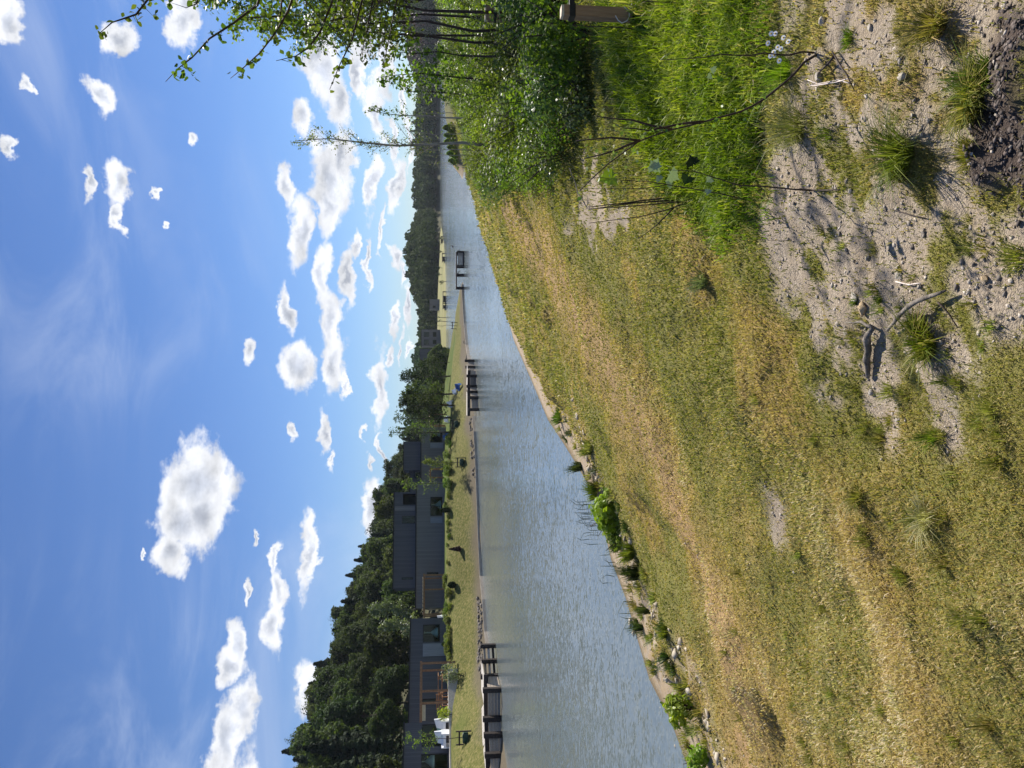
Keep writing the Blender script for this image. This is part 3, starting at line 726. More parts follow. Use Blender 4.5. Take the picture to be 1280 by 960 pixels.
def XZ(px, py, yl):
    ox_, oy_, th = FR[0]; d = ray(px, py); c, s_ = math.cos(th), math.sin(th)
    # local y of a point = -(x-ox) sin + (y-oy) cos
    t = (yl - (ox_ * s_ - oy_ * c)) / (-d[0] * s_ + d[1] * c); x, y = d[0] * t, d[1] * t
    return (x - ox_) * c + (y - oy_) * s_, CAM[2] + d[2] * t
def LOC(px, py, yl):
    """world point of a photograph position on the facade plane"""
    ox_, oy_, th = FR[0]; x, z = XZ(px, py, yl); return np.array([ox_ + x * math.cos(th) - yl * math.sin(th), oy_ + x * math.sin(th) + yl * math.cos(th), z])
def rect(pxt, pxb, pya, pyb, Y):
    """photograph rectangle on the facade plane at local depth Y -> x0,x1,z0,z1"""
    xa, zt = XZ(pxt, pyb, Y); xb, zb = XZ(pxb, pya, Y); return (min(xa, xb), max(xa, xb), min(zt, zb), max(zt, zb))

# house A: two single-storey volumes, staggered, turned towards the lake
def lamp_in(px0, px1, px2, row, yl, r, label):
    p = LOC(px0, row, yl); pendant(p[0], p[1], p[2], LOC(px2, row, yl)[2] + .1, r, label)
loc, th = frame(901.5, 56, 50); hA = empty('lake_house', loc, th); tag(hA, 'single-storey slate house at the left edge, two flat-roofed blocks behind the big timber pergola', 'house')
x0, x1, z0, z1 = rect(506.3, 562, 901.5, 990, 0)
block(hA, x0, x1, 0, 7, z0 - .6, LOC(506.3, 901.5, 0)[2], M_clad, [(*rect(526, 560, 941, 972, 0), 'win'), (*rect(527, 558, 904, 934, 0), 'win')])
lamp_in(526, 0, 541, 952, .9, .5, 'white pendant lamp behind the glass at the left edge of the photo')
loc, th = frame(772, 67, 44); hA2 = empty('lake_house', loc, th); tag(hA2, 'low single-storey slate block with a pale shutter panel, right of the big timber pergola', 'house')
x0, x1, z0, z1 = rect(514, 558, 772, 903, 0)
block(hA2, x0, x1, 0, 5, z0 - .8, LOC(514, 772, 0)[2], M_clad, [(*rect(528.5, 550, 780, 803, 0), 'win'), (*rect(528.5, 556, 804, 821, 0), 'panel'), (*rect(527.5, 545, 873, 879, 0), 'win')])
lamp_in(530, 0, 546, 791, .9, .5, 'white pendant lamp behind the glass right of the pale shutter panel')
# house B: two storeys
loc, th = frame(615, 82, 17); hB = empty('lake_house', loc, th); tag(hB, 'large two-storey slate grey house with recessed upper balcony, in the middle of the row', 'house')
x0, x1, z0, z1 = rect(493.3, 520.6, 615, 735.5, 0); zt = LOC(493.3, 615, 0)[2]; zm = LOC(521, 615, 0)[2]
wins = [(*rect(503.5, 519.5, 617, 631, 0), 'recess'), (*rect(502.5, 519, 644.5, 654.5, 0), 'win'), (*rect(502, 516.5, 721.5, 724.5, 0), 'win')]
block(hB, x0, x1, 0, 8, zm + .13, zt, M_clad, wins)
xr = rect(494, 519.5, 632.5, 639, 0); MB().box(xr[0], xr[1], -.06, -.004, zm + .2, zt - .05).build('light_boards', M_clad2, hB)
x0, x1, z2, z3 = rect(521.3, 557, 603, 760, -.8)
block(hB, x0, x1, -.8, 9.3, z2 - .8, zm - .01, M_clad2, [(*rect(538, 553, 621, 645, -.8), 'win'), (*rect(538, 553, 646.5, 654, -.8), 'panel'), (*rect(533.5, 548, 715, 718, -.8), 'win')], roof_t=.12)
lamp_in(539, 0, 550, 631, .4, .5, 'white pendant lamp in the lower window of the large two-storey house')
# house C
loc, th = frame(552, 98, 10); hC = empty('lake_house', loc, th); tag(hC, 'two-storey slate house partly behind young trees, right of the large two-storey house', 'house')
x0, x1, z0, z1 = rect(504.8, 526, 552, 587.5, 0); zm = LOC(526.8, 552, 0)[2]
block(hC, x0, x1, 0, 7, zm + .13, z1, M_clad)
x0, x1, z2, z3 = rect(512.5, 526.5, 588, 616, 1.5)
block(hC, x0, x1, 1.5, 5, zm + .13, z3, M_clad, [(*rect(518.5, 525, 590, 598, 1.5), 'win')])
x0, x1, z2, z3 = rect(526.8, 556, 534, 612, -.8)
block(hC, x0, x1, -.8, 8.5, z2 - .8, zm - .01, M_clad2, [(*rect(537.8, 553, 540, 553, -.8), 'win'), (*rect(537.8, 554, 553.6, 560, -.8), 'panel')], roof_t=.12)
lamp_in(540, 0, 549, 541.8, .4, .5, 'white pendant lamp in the window of the house behind the young trees')
# distant houses
def far_house(Y, top, bot, pa, pb, wins, m, label):
    loc, th = frame((pa + pb) / 2, Y, 0); h = empty('distant_house', loc, th); tag(h, label, 'house')
    x0, x1, z0, z1 = rect(top, bot, pa, pb, 0)
    block(h, x0, x1, 0, 7, z0 - 1.2, z1, m, [(*rect(a, b, c, d, 0), 'win') for a, b, c, d in wins])
far_house(240, 527, 547, 412, 433, [(530, 536.5, 415, 421), (530, 536.5, 424.5, 431), (541, 545.5, 415, 421), (541, 545.5, 425, 430)], M_clad2, 'small distant grey two-storey house with four square windows')
far_house(232, 525, 541, 436.5, 450, [], M_clad, 'small distant dark slate house half hidden by trees')
far_house(262, 537, 546.5, 374, 386, [(541, 544.5, 382, 385)], M_clad2, 'tiny far-off grey house under the end of the wooded knoll')

# ------------------------------------------------------------------ pergolas and garden furniture
def pergola(name_label, Y, th, dep, px_top, px_bot, rows, px_batten=None, blind=None):
    loc, thr = frame(rows[0], Y, th); g = empty('pergola', loc, thr); tag(g, name_label, 'pergola')
    X_ = lambda r: XZ(px_top, r, 0)[0]
    a = X_(rows[-1]); b = X_(rows[0]); zt = LOC(px_top, rows[0], 0)[2]; zb = LOC(px_bot, rows[0], 0)[2]
    for r in rows: MB().box(X_(r) - .07, X_(r) + .07, 0, .14, zb - .5, zt - .16).build('post', M_pergola, g)
    for r in (rows[0], rows[-1]):
        x = X_(r); MB().box(x - .07, x + .07, dep, dep + .14, zb - .5, zt - .16).build('post', M_pergola, g)
        MB().box(x - .05, x + .05, .16, dep - .03, zt - .17, zt - .02).build('beam', M_pergola, g)
    MB().box(a - .15, b + .15, -.02, .15, zt - .155, zt).build('beam', M_pergola, g)
    MB().box(a - .15, b + .15, dep - .02, dep + .15, zt - .155, zt).build('beam', M_pergola, g)
    if px_batten:
        n = max(2, int((b - a) / .35))
        for q in range(n):
            x = a + (b - a) * (q + .5) / n; MB().box(x - .03, x + .03, .0, dep + .2, zt + .003, zt + .08).build('batten', M_perg2, g)
    if blind:
        x0, x1, z0, z1 = rect(*blind, .18); MB().box(x0, x1, .18, .24, z0, z1).build('rolled_blind', M_cream, g)
    return g
pA = pergola('wide brown timber pergola in front of the leftmost slate house', 58.5, 34, 2.2, 525, 561, [829, 864, 879, 918, 936], None, (527.5, 532, 881, 901))
pB = pergola('brown timber pergola with pale roof battens beside the large two-storey house', 75.0, 20, 3.0, 529, 562, [719, 737, 768], True)
pC = pergola('orange brown pergola half hidden behind a sapling, in front of the right two-storey house', 89.0, 8, 3.0, 537, 558, [586, 597, 618], True)
pD = pergola('small pergola with pale battens far back among the dark trees', 104.0, 0, 2.5, 537, 556, [506, 518, 533], True)

TZ = 2.80
terr = MB(); f0 = P(561, 836, 58.2); f1 = P(561, 985, 50.5)
te = Vector((f1[0] - f0[0], f1[1] - f0[1], 0)); tn = Vector((te.y, -te.x, 0)).normalized() * -4.2
if tn.y < 0: tn = -tn
a_, b_ = Vector((f0[0], f0[1], 0)), Vector((f1[0], f1[1], 0))
terr.add([(v.x, v.y, z) for z in (TZ - 1.0, TZ) for v in (a_, b_, b_ + tn, a_ + tn)], [(0, 3, 2, 1), (4, 5, 6, 7), (0, 1, 5, 4), (1, 2, 6, 5), (2, 3, 7, 6), (3, 0, 4, 7)])
tag(terr.build('terrace', M_deck), 'pale-edged raised terrace under the big timber pergola at the left edge', 'terrace')
def lounge(px, py, Y, label, m=M_white, s=1.0, rz=0.0, group=None, zf=None):
    b = P(px, py, Y); zg = zf if zf else max(oz(b[0], b[1]), 0)
    g = empty('lounge_chair', (b[0], b[1], zg), rz); tag(g, label, 'garden chair', group)
    q = MB(); q.box(-.45 * s, .45 * s, -.35 * s, .35 * s, .22 * s, .40 * s); q.build('seat', m, g)
    MB().add([(-.45*s,.18*s,.40*s),(.45*s,.18*s,.40*s),(.45*s,.45*s,.40*s),(-.45*s,.45*s,.40*s),(-.40*s,.30*s,.82*s),(.40*s,.30*s,1.05*s),(.40*s,.42*s,1.05*s),(-.40*s,.42*s,.82*s)],
        [(0,3,2,1),(4,5,6,7),(0,1,5,4),(1,2,6,5),(2,3,7,6),(3,0,4,7)]).build('backrest', m, g)
    for sx in (-1, 1):
        MB().box(sx*.45*s, sx*.51*s, -.35*s, .40*s, 0, .55*s).build('armrest', m, g)
    return g
lounge(561, 908, 55.4, 'white angular lounge chair under the pergola at the left edge, right one of the pair', s=1.0, zf=TZ)
lounge(561, 923.5, 54.4, 'white angular lounge chair under the pergola, the one nearer the left edge', s=1.0, zf=TZ)
lounge(552, 775, 69.0, 'pale garden chair standing beside the planting near the middle pergola', s=.75)
lounge(566, 546, 82.0, 'blue and white garden chair on the lawn edge in front of the grass mound', M_blue, .65, .5)
lounge(567, 484, 83.0, 'blue garden chair under the tall dark lawn tree', M_blue, .7, -.3)
lounge(566, 489, 84.0, 'white garden chair beside the blue one under the tall dark lawn tree', M_white, .6, .4)
lounge(567, 505, 83.5, 'white garden chair in the shade left of the tall dark lawn tree', M_white, .7, .2)
lounge(560, 524, 86, 'grey white garden chair behind the staked sapling', M_white, .7, .2)
def bench_table(px, py, Y, label):
    b = P(px, py, Y); g = empty('picnic_table', (b[0], b[1], TZ)); tag(g, label, 'picnic table')
    MB().box(-.9, .9, -.4, .4, .70, .75).build('tabletop', M_pergola, g)
    for sy in (-1, 1): MB().box(-.9, .9, sy * .55, sy * .85, .42, .46).build('seat', M_pergola, g)
    for sx in (-.65, .65): MB().bar((sx, -.7, 0), (sx, -.2, .7), .08, .08).bar((sx, .7, 0), (sx, .2, .7), .08, .08).box(sx-.035, sx+.035, -.8, .8, .36, .418).build('leg', M_pergola, g)
bench_table(561.5, 857, 59.0, 'brown wooden picnic table under the left pergola')
def chair_wood(px, py, Y, label):
    b = P(px, py, Y); g = empty('wooden_chair', (b[0], b[1], TZ)); tag(g, label, 'chair')
    MB().box(-.25, .25, -.25, .25, .42, .46).build('seat', M_pergola, g)
    k = MB()
    for z in (.55, .68, .81): k.box(-.25, .25, .22, .25, z, z + .07)
    k.build('backrest', M_pergola, g)
    for sx in (-1, 1):
        MB().box(sx * .25, sx * .20, -.25, -.20, 0, .42).build('leg', M_pergola, g); MB().box(sx * .25, sx * .20, .20, .25, 0, .42).build('leg', M_pergola, g)
        MB().box(sx * .25, sx * .20, .251, .29, .42, .92).build('back_post', M_pergola, g)
chair_wood(561.5, 873, 58, 'brown wooden chair at the left end of the picnic table'); chair_wood(561.5, 884, 57.4, 'brown wooden chair nearest the glazed bay of the left house')

# dark garden ornaments on the lawn
def lawn_pt(px, py):
    d = ray(px, py); d = d / np.linalg.norm(d); ts = np.geomspace(20, 300, 1500); q = CAM[None] + d[None] * ts[:, None]
    k = int(np.argmax(opp_h(q[:, 0], q[:, 1]) > q[:, 2])); return q[k if k else -1]
def cone_shrub(px, py, h, r, label, m, egg=False):
    q = lawn_pt(px, py); g = empty('clipped_shrub', (q[0], q[1], oz(q[0], q[1]))); tag(g, label, 'shrub'); rg = np.random.default_rng(int(py))
    n = 900; t = rg.random(n); rr = (r * np.sqrt(np.clip(1 - (2 * t - 1) ** 2, 0, 1)) if egg else r * (1 - t) ** .9 * sst(t, -.05, .12)) * (.8 + .25 * rg.random(n)); a = rg.random(n) * 6.283
    V, I = quads(np.stack([rr * np.cos(a), rr * np.sin(a), h * (.06 + .94 * t)], 1), np.stack([np.cos(a), np.sin(a), t], 1), .07, 1.2, rg); raw_mesh('foliage', V, I, 4, m, g)
    MB().lathe((0, 0, 0), [(r * .82, h * .12), (r * .9, h * .2), (r * .5, h * .55), (.03, h * .9)] if not egg else [(r * .3, .1 * h), (r * .8, .3 * h), (r * .88, .5 * h), (r * .6, .8 * h), (.05, .95 * h)], 12).build('inner_foliage', m, g)
    MB().tube([(0, 0, -.2), (0, 0, h * .2)], .04, 6).build('stem', M_bark, g)
cone_shrub(577.5, 686, 1.05, .24, 'small dark red cone-shaped shrub standing alone on the lawn', M_rust)
cone_shrub(564, 637.5, .95, .20, 'small black egg-shaped shrub on the lawn below the large two-storey house', M_leafDk, True)
cone_shrub(562.5, 805, .62, .20, 'small dark egg-shaped shrub at the lawn edge before the leftmost house', M_leafDk, True)
cone_shrub(571, 731, .7, .26, 'dark rounded shrub at the right foot of the middle pergola', M_leafDk, True)

# ------------------------------------------------------------------ staked lawn trees
def sapling(name, loc, h, spread, n, leaf, m, seed, label, cat, group=None, bark=None, r0=.035, c0=.3, up=.8, nb=26, parent_extra=None, lean=(0, 0)):
    rg = np.random.default_rng(seed); g = empty(name, loc); tag(g, label, cat, group); bark = bark or M_bark
    pts = [(0, 0, -.15)] + [(lean[0] * (q / 6) ** 1.3 + rg.normal(0, .012 * h), lean[1] * (q / 6) ** 1.3 + rg.normal(0, .012 * h), h * q / 6) for q in range(1, 7)]
    t = MB(); t.tube(pts, [r0 * (1 - .14 * k) for k in range(7)], 6); pa = np.array(pts); cs = []
    for b in range(nb):
        f = c0 + (1 - c0) * (b + .5) / nb * .97; base = np.array([np.interp(f * 6, range(7), pa[:, i]) for i in range(3)]); base[2] = h * f
        a = rg.random() * 6.283; L = spread * (1.15 - f) ** .7 * rg.uniform(.6, 1.15); d = np.array([math.cos(a), math.sin(a), up * rg.uniform(.6, 1.4)]); d /= np.linalg.norm(d)
        mid = base + d * L * .55 + rg.normal(0, .04 * L, 3); tip = base + d * L + np.array([0, 0, -.08 * L]) + rg.normal(0, .05 * L, 3)
        rb = r0 * .35 * (1.1 - f); t.tube([base, mid, tip], [rb, rb * .7, rb * .3], 4, caps=False)
        k = max(1, int(n / nb)); u = rg.random(k) ** .8; pp = np.where(u[:, None] < .5, base + (mid - base) * (u[:, None] * 2), mid + (tip - mid) * (u[:, None] * 2 - 1))
        cs.append(pp + rg.normal(0, .07 * L + leaf * .7, (k, 3)))
    C = np.concatenate(cs); V, I = quads(C, np.tile([0, 0, .6], (len(C), 1)), leaf, 1.1, rg)
    kids = [t.build('trunk', bark, g, smooth=True), raw_mesh('crown', V, I, 4, m, g)]
    return g, kids
def stake_tree(px, py, h, spread, n, leaf, seed, label, m=M_pale, bag=True, stakes=True):
    q = lawn_pt(px, py); z = oz(q[0], q[1])
    sapling('staked_sapling', (q[0], q[1], z), h, spread, n, leaf, m, seed, label, 'sapling', None, None, .03, .42, .9, 22)
    if stakes:
        s = empty('tree_stakes', (q[0], q[1], z)); tag(s, 'two wooden stakes with a crossbar round the ' + label.split(' sapling')[0].split(' tree')[0] + ' sapling', 'tree stakes')
        for sx in (-1, 1): MB().box(sx * .42 - .035, sx * .42 + .035, -.035, .035, -.2, .78).build('stake', M_jetty, s)
        MB().box(-.46, .46, -.06, -.036, .52, .62).build('crossbar', M_jetty, s)
    if bag:
        b_ = MB().lathe((q[0], q[1], z), [(.30, 0), (.34, .04), (.34, .30), (.28, .36), (.08, .37)], 14).build('watering_bag', M_bag); tag(b_, 'dark green watering ring at the foot of the ' + label.split(' sapling')[0].split(' tree')[0] + ' sapling', 'watering bag')
stake_tree(586, 922, 3.9, 1.6, 420, .05, 1, 'leafy leftmost staked sapling in front of the left pergola', M_shrub)
stake_tree(580, 578, 3.6, 1.3, 800, .06, 2, 'bushy-crowned staked sapling in front of the right two-storey house', M_shrub)
stake_tree(573, 530, 4.6, 1.2, 260, .05, 3, 'thin tall staked sapling left of the dark lawn trees', M_shrub)
stake_tree(571, 407, 3.8, .5, 40, .05, 4, 'bare thin staked sapling on the grassy point', M_shrub, bag=False)
for k, (px, py, h, sp, n, lf, lab, m) in enumerate([
    (563, 470, 6.5, 2.5, 2300, .11, 'tall dark lawn tree with its crown above the others near the jetty', M_leafDk),
    (567, 492, 5.6, 2.6, 2600, .11, 'dense dark lawn tree left of the tallest one, garden chairs below', M_leafA),
    (568, 507, 5.7, 2.5, 2300, .11, 'dense dark lawn tree shading the white garden chair', M_leafDk),
    (562, 453, 4.6, 1.8, 1000, .10, 'slim lawn tree right of the tallest dark one', M_leafA),
    (560, 434, 3.4, 1.0, 260, .07, 'small thin tree in front of the distant grey house', M_leafA),
    (560, 443, 3.0, 1.1, 300, .08, 'small thin tree in front of the distant dark slate house', M_leafA),
    (565, 540, 6.4, 1.6, 700, .09, 'tall airy tree standing beside the right two-storey house', M_leafA),
    (563, 522, 6.0, 2.0, 1100, .09, 'airy tree between the dense dark lawn trees and the right house', M_leafA),
    (560, 604, 4.4, 1.3, 500, .06, 'young tree in front of the gap between the two-storey houses', M_shrub)]):
    q = lawn_pt(px, py); sapling('lawn_tree', (q[0], q[1], oz(q[0], q[1])), h, sp, n, lf, m, 40 + k, lab, 'tree', None, None, .10 if h > 5 else .04, .16, .45, 40)
for k, (px, py, Y, h, sp, n, lab, m) in enumerate([
    (560, 760, 88, 8.2, 2.2, 2200, 'pale silvery willow tree behind the low house roof, taller one', M_pale),
    (560, 779, 74, 6.2, 1.7, 1500, 'pale silvery willow tree behind the low house roof, nearer the glazed window', M_pale)]):
    q = P(px, py, Y); sapling('willow_tree', (q[0], q[1], oz(q[0], q[1])), h, sp, n, .11, m, 60 + k, lab, 'tree', None, M_birch, .09, .35, .9, 34)

# planting in front of the houses
M_garden = leafmat('garden_leaf', (0.11, 0.15, 0.035), (0.22, 0.25, 0.07), 0.4, rough=.6, spec=.15, obj_rand=.3)
LSH = 'shrubs planted in front of the houses'
def bush(name, loc, r, h, n, leaf, m, seed, label, cat='shrub', group=None, stems=6):
    rg = np.random.default_rng(seed); g = empty(name, loc); tag(g, label, cat, group)
    lobes = [(0, 0, h * .45, r * .6, h * .5)]
    for k in range(6):
        a = rg.random() * 6.28; q = r * rg.uniform(.3, .75); lobes.append((q * math.cos(a), q * math.sin(a), h * rg.uniform(.3, .75), r * rg.uniform(.25, .45), h * rg.uniform(.2, .35)))
    C, D = crown_pts(n, lobes, rg, .35); C[:, 2] = np.abs(C[:, 2]); V, I = quads(C, D + np.array([0, 0, .5]), leaf, 1.15, rg)
    t = MB()
    for k in range(stems):
        a = rg.random() * 6.28; e = (r * .7 * math.cos(a), r * .7 * math.sin(a), h * rg.uniform(.7, 1.0)); t.tube([(0, 0, -.05), (e[0] * .4, e[1] * .4, h * .45), e], [.014, .01, .004], 5, caps=False)
    kids = [raw_mesh('foliage', V, I, 4, m, g), t.build('stem', M_twig, g)]
    return g, kids
lb = []
for k in range(3): lb.append(bush('garden_shrub', (0, 0, 0), .8, .75, 520, .06, (M_garden, M_garden, M_shrub)[k], 70 + k, 'green shrub planted in a bed before the grey houses', 'shrub', LSH))
rg = np.random.default_rng(77); first = set(); gsp = []
for (pa, pb, xa, xb, n, s0, s1) in [(540, 566, 562, 566, 7, .5, .9), (566, 614, 560, 566, 13, .5, .95), (616, 660, 557, 563, 7, .4, .7), (660, 735, 557, 564, 9, .3, .6), (738, 800, 557, 566, 14, .35, .8), (800, 826, 555, 561, 7, .5, .9)]:
    for _ in range(n):
        px, py = rg.uniform(xa, xb), rg.uniform(pa, pb); q = lawn_pt(px, py)
        yl = np.interp(py, [540, 614, 615, 700, 735, 740, 800, 826], [95, 95, 79, 77, 76, 69, 62, 60])
        if q[1] > yl: q = CAM + (q - CAM) * ((yl - .3) / q[1])
        k = int(rg.integers(0, 3)); s = rg.uniform(s0, s1); loc = (q[0], q[1], oz(q[0], q[1]) - .03)
        if k not in first: first.add(k); lb[k][0].location = loc; lb[k][0].scale = (s,) * 3
        else: dup(*lb[k], loc, rg.random() * 6.28, s)
q = P(561, 845, 57); bush('garden_shrub', (q[0], q[1], oz(q[0], q[1])), 1.0, 1.9, 500, .07, M_pale, 90, 'loose light green shrub inside the left pergola', 'shrub', None)
q = P(561, 893, 55); bush('garden_shrub', (q[0], q[1], oz(q[0], q[1])), .7, 1.1, 400, .06, M_lime, 91, 'yellowish shrub below the rolled blind of the left pergola', 'shrub', None)

# ------------------------------------------------------------------ edging board and jetties of the opposite bank
def board_line(name, pts, h, t, z0, m, label, cat, nseg=None):
    g = MB()
    for a, b in zip(pts[:-1], pts[1:]):
        g.bar((a[0], a[1], z0 + h / 2), (b[0], b[1], z0 + h / 2), t, h)
    o = g.build(name, m); tag(o, label, cat); return o
bp_ = [tuple(G(a, b)[:2]) for a, b in [(611,808),(609,790),(606,750),(603,720),(600.5,670),(598.5,620),(596.5,570),(594.8,540),(593,521)]]
board_line('edging_board', bp_, .34, .12, -.12, M_edge, 'long pale timber edging board along the opposite shore between the two jetties', 'edging')
bp2 = [tuple(G(a, b)[:2]) for a, b in [(587.5,450),(584.5,432),(582,405),(580,375),(579,356)]]
board_line('edging_board', bp2, .34, .14, -.12, M_edge, 'pale timber edging board along the grassy point right of the middle jetty', 'edging')

def jetty(label, posts, deck, zd, Yoff=0, deck_w=1.6, nrail=3, post_h=None):
    """posts: photograph points at the water line; deck: list of points for the outer edge"""
    g = empty('jetty', (0, 0, 0)); tag(g, label, 'jetty')
    for (a, b) in posts:
        q = G(a, b); MB().box(q[0] - .13, q[0] + .13, q[1] - .13, q[1] + .13, -1.2, zd + (post_h or .12)).build('post', M_jetty, g)
    wq = [G(a, b) for a, b in posts]
    for z in np.linspace(.12, zd - .28, nrail):
        k = MB()
        for a, b in zip(wq[:-1], wq[1:]):
            k.bar((a[0], a[1] + .2, z), (b[0], b[1] + .2, z), .07, .17)
        k.build('rail', M_plank, g)
    dq = [G(a, b, zd) for a, b in deck]; bk = [(-.55, .83)] * len(dq)
    k = MB()
    for a, b in zip(dq[:-1], dq[1:]):
        va = Vector((a[0], a[1], 0)); vb = Vector((b[0], b[1], 0)); L = (vb - va).length; nn = max(1, int(L / .16)); dr = (vb - va) / nn
        nrm = Vector((-dr.y, dr.x, 0)).normalized() * deck_w
        if nrm.y < 0: nrm = -nrm
        for i in range(nn):
            p0 = va + dr * i; p1 = va + dr * (i + .9)
            vs = [p0, p1, p1 + nrm, p0 + nrm]
            k.add([(v.x, v.y, zd - .05) for v in vs] + [(v.x, v.y, zd) for v in vs], [(0, 3, 2, 1), (4, 5, 6, 7), (0, 1, 5, 4), (1, 2, 6, 5), (2, 3, 7, 6), (3, 0, 4, 7)])
    k.build('deck', M_deck, g)
    k = MB()
    for a, b in zip(dq[:-1], dq[1:]): k.bar((a[0], a[1] - .04, zd - .14), (b[0], b[1] - .04, zd - .14), .08, .26)
    k.build('fascia_beam', M_jetty, g)
    return g
jA = jetty('dark timber jetty with stacked boards at the left edge of the photo', [(622.5,845),(626.5,862),(626.5,898),(628,918),(629.5,943),(632,975)], [(604.5,843),(604.5,880),(606,930),(608,985)], .95, deck_w=2.2, nrail=4)
# the two bare posts at its end hold back boulders
tw = empty('retaining_posts', (0, 0, 0)); tag(tw, 'low dark retaining frame with two thick posts at the right end of the left jetty', 'retaining frame')
qa, qb, qc = G(619.5, 807), G(621, 826), G(622, 843)
for q in (qa, qb): MB().box(q[0] - .12, q[0] + .12, q[1] - .12, q[1] + .12, -1, .95).build('post', M_jetty, tw)
for z, mm in ((.18, M_jetty), (.46, M_deck), (.72, M_plank)):
    MB().bar((qa[0], qa[1] + .2, z), (qc[0], qc[1] + .2, z), .08, .14).build('rail', mm, tw)
jB = jetty('dark timber jetty in the middle of the opposite shore with boards between its posts', [(593,451),(594,459),(596,470),(596,483),(597,490),(598,497),(599,512)], [(584.5,463),(584,490),(584,520)], .80, deck_w=1.6, nrail=4)
qa, qb = G(593.5, 451), G(594, 458)
# dock at the tip of the point
dk = empty('swimming_dock', (0, 0, 0)); tag(dk, 'small dark dock on legs with a plank-sided box at the tip of the point', 'dock')
ZD = .92
def dkp(px, py, z): return G(px, py, z)
l0 = G(580, 358, 0); r0 = G(580, 316, 0)
YD = (l0[1] + r0[1]) / 2; xl = l0[0] - .3; xr_ = r0[0]
MB().box(xl, xr_, YD - .6, YD + 1.0, ZD - .02, ZD + .10).build('deck', M_jetty, dk)
for t_ in (0.02, .38, .62, .97):
    xx = xl + (xr_ - xl) * t_
    for yy in (YD - .5, YD + .9): MB().box(xx - .09, xx + .09, yy - .09, yy + .09, -1.2, ZD - .022).build('leg', M_jetty, dk)
    if t_ > .1: MB().bar((xx, YD - .4, .15), (xx, YD - .4, .152), .1, .1).bar((xx + .04, YD - .5, ZD - .05), (xx + .45, YD - .5, ZD - .35), .08, .08).build('brace', M_jetty, dk)
bx0 = xl + (xr_ - xl) * .64
k = MB()
for z in np.arange(.16, .80, .16): k.box(bx0, xr_ - .12, YD - .62, YD - .58, z, z + .13)
k.build('plank_side', M_plank, dk)
MB().box(xr_ - .12, xr_ + .12, YD - .7, YD + 1.1, .0, ZD - .022).build('end_wall', M_jetty, dk)
MB().box(bx0, xr_ - .12, YD - .62, YD + .9, .02, .12).build('low_beam', M_jetty, dk)
# small far jetties
for px, py, L, lab in [(557.2, 372, 3.2, 'small far jetty on the grassy shore below the tiny house'), (556.0, 323, 2.6, 'small far jetty on the grassy shore below the knoll'), (554.0, 301, 2.6, 'small dark far jetty near the right end of the grassy shore'), (557.2, 383, 1.6, 'very small far jetty left of the widest one')]:
    q = G(px, py); g = empty('far_jetty', (q[0], q[1], 0)); tag(g, lab, 'jetty')
    MB().box(-L / 2, L / 2, -2.2, .8, .75, .92).build('deck', M_jetty, g)
    for sx in (-.45, 0, .45): MB().box(sx * L - .12, sx * L + .12, -2.15, -1.9, -.8, .748).build('post', M_jetty, g)
    MB().box(-L * .45, L * .1, -1.8, -1.7, .1, .7).build('side_boards', M_jetty, g)
# reddish sheds or people-sized posts near far shore
for k, (px, py, hh) in enumerate([(556, 298, 1.5), (555.5, 315, 1.8), (558, 352, 1.6), (558, 397, 4.5), (558, 402, 4.0), (555, 390, 3.2), (556, 335, 1.8), (556, 343, 1.4), (556.6, 424, 3)]):
    q = G(px, py); q = q + (q - CAM) * .03; z = float(far_h(q[0:1], q[1:2])[0])
    sapling('young_tree', (q[0], q[1], max(z, 0)), hh * 1.1, .8, 60, .18, M_leafDk, 200 + k, 'thin young tree on the grassy far shore', 'tree', 'young trees on the grassy far shore', None, .09, .3, .8, 8)
# bird on the water
q = G(566.5, 308); bd = MB(); bd.lathe((0, 0, 0), [(.02, -.02), (.17, .04), (.19, .12), (.10, .22), (.02, .25)], 10)
bd.tube([(.10, 0, .15), (.17, 0, .30), (.16, 0, .42)], [.06, .045, .05], 7).tube([(.16, 0, .40), (.26, 0, .38)], [.035, .01], 5).tube([(-.12, 0, .13), (-.33, 0, .22)], [.09, .02], 6)
tag(bd.build('duck', M_black, smooth=True, origin=None), 'tiny dark duck swimming right of the dock', 'duck').location = (q[0], q[1], 0)

# boulders along the waterline of the opposite shore: countable stones near the jetties, each a thing
def rock_mesh(seed, m, name='boulder', sub=2, sq=.7):
    import bmesh
    bm = bmesh.new(); bmesh.ops.create_icosphere(bm, subdivisions=sub, radius=1.0); rg = np.random.default_rng(seed)
    dirs = rg.normal(0, 1, (9, 3)); dirs /= np.linalg.norm(dirs, axis=1, keepdims=True); cut = rg.uniform(.55, .92, 9)
    for v in bm.verts:
        p = np.array(v.co)
        for d, c in zip(dirs, cut):
            e = p @ d
            if e > c: p = p - d * (e - c)
        v.co = Vector(p * np.array([1, .8, sq]) * (1 + rg.normal(0, .02)))
    me = bpy.data.meshes.new(name); bm.to_mesh(me); bm.free(); me.materials.append(m); return me
rocks = [rock_mesh(300 + k, M_rock, sub=1) for k in range(4)]
rg = np.random.default_rng(9)
for (xa, xb, pa, pb, n) in [(598.5, 603.5, 745, 842, 80), (588, 592, 522, 560, 14), (590.5, 594.5, 560, 600, 12), (583, 586.5, 432, 450, 14), (580, 582.5, 400, 432, 14)]:
    for _ in range(n):
        px, py = rg.uniform(xa, xb), rg.uniform(pa, pb); q = lawn_pt(px, py); s = rg.uniform(.10, .24)
        o = bpy.data.objects.new('boulder', rocks[int(rg.integers(0, 4))]); COL.objects.link(o); o.location = (q[0], q[1], oz(q[0], q[1]) + s * .15); o.scale = (s, s, s); o.rotation_euler = (0, 0, rg.random() * 6.28)
        tag(o, 'grey boulder lying above the edging board on the opposite shore', 'boulder', 'boulders on the opposite shore')

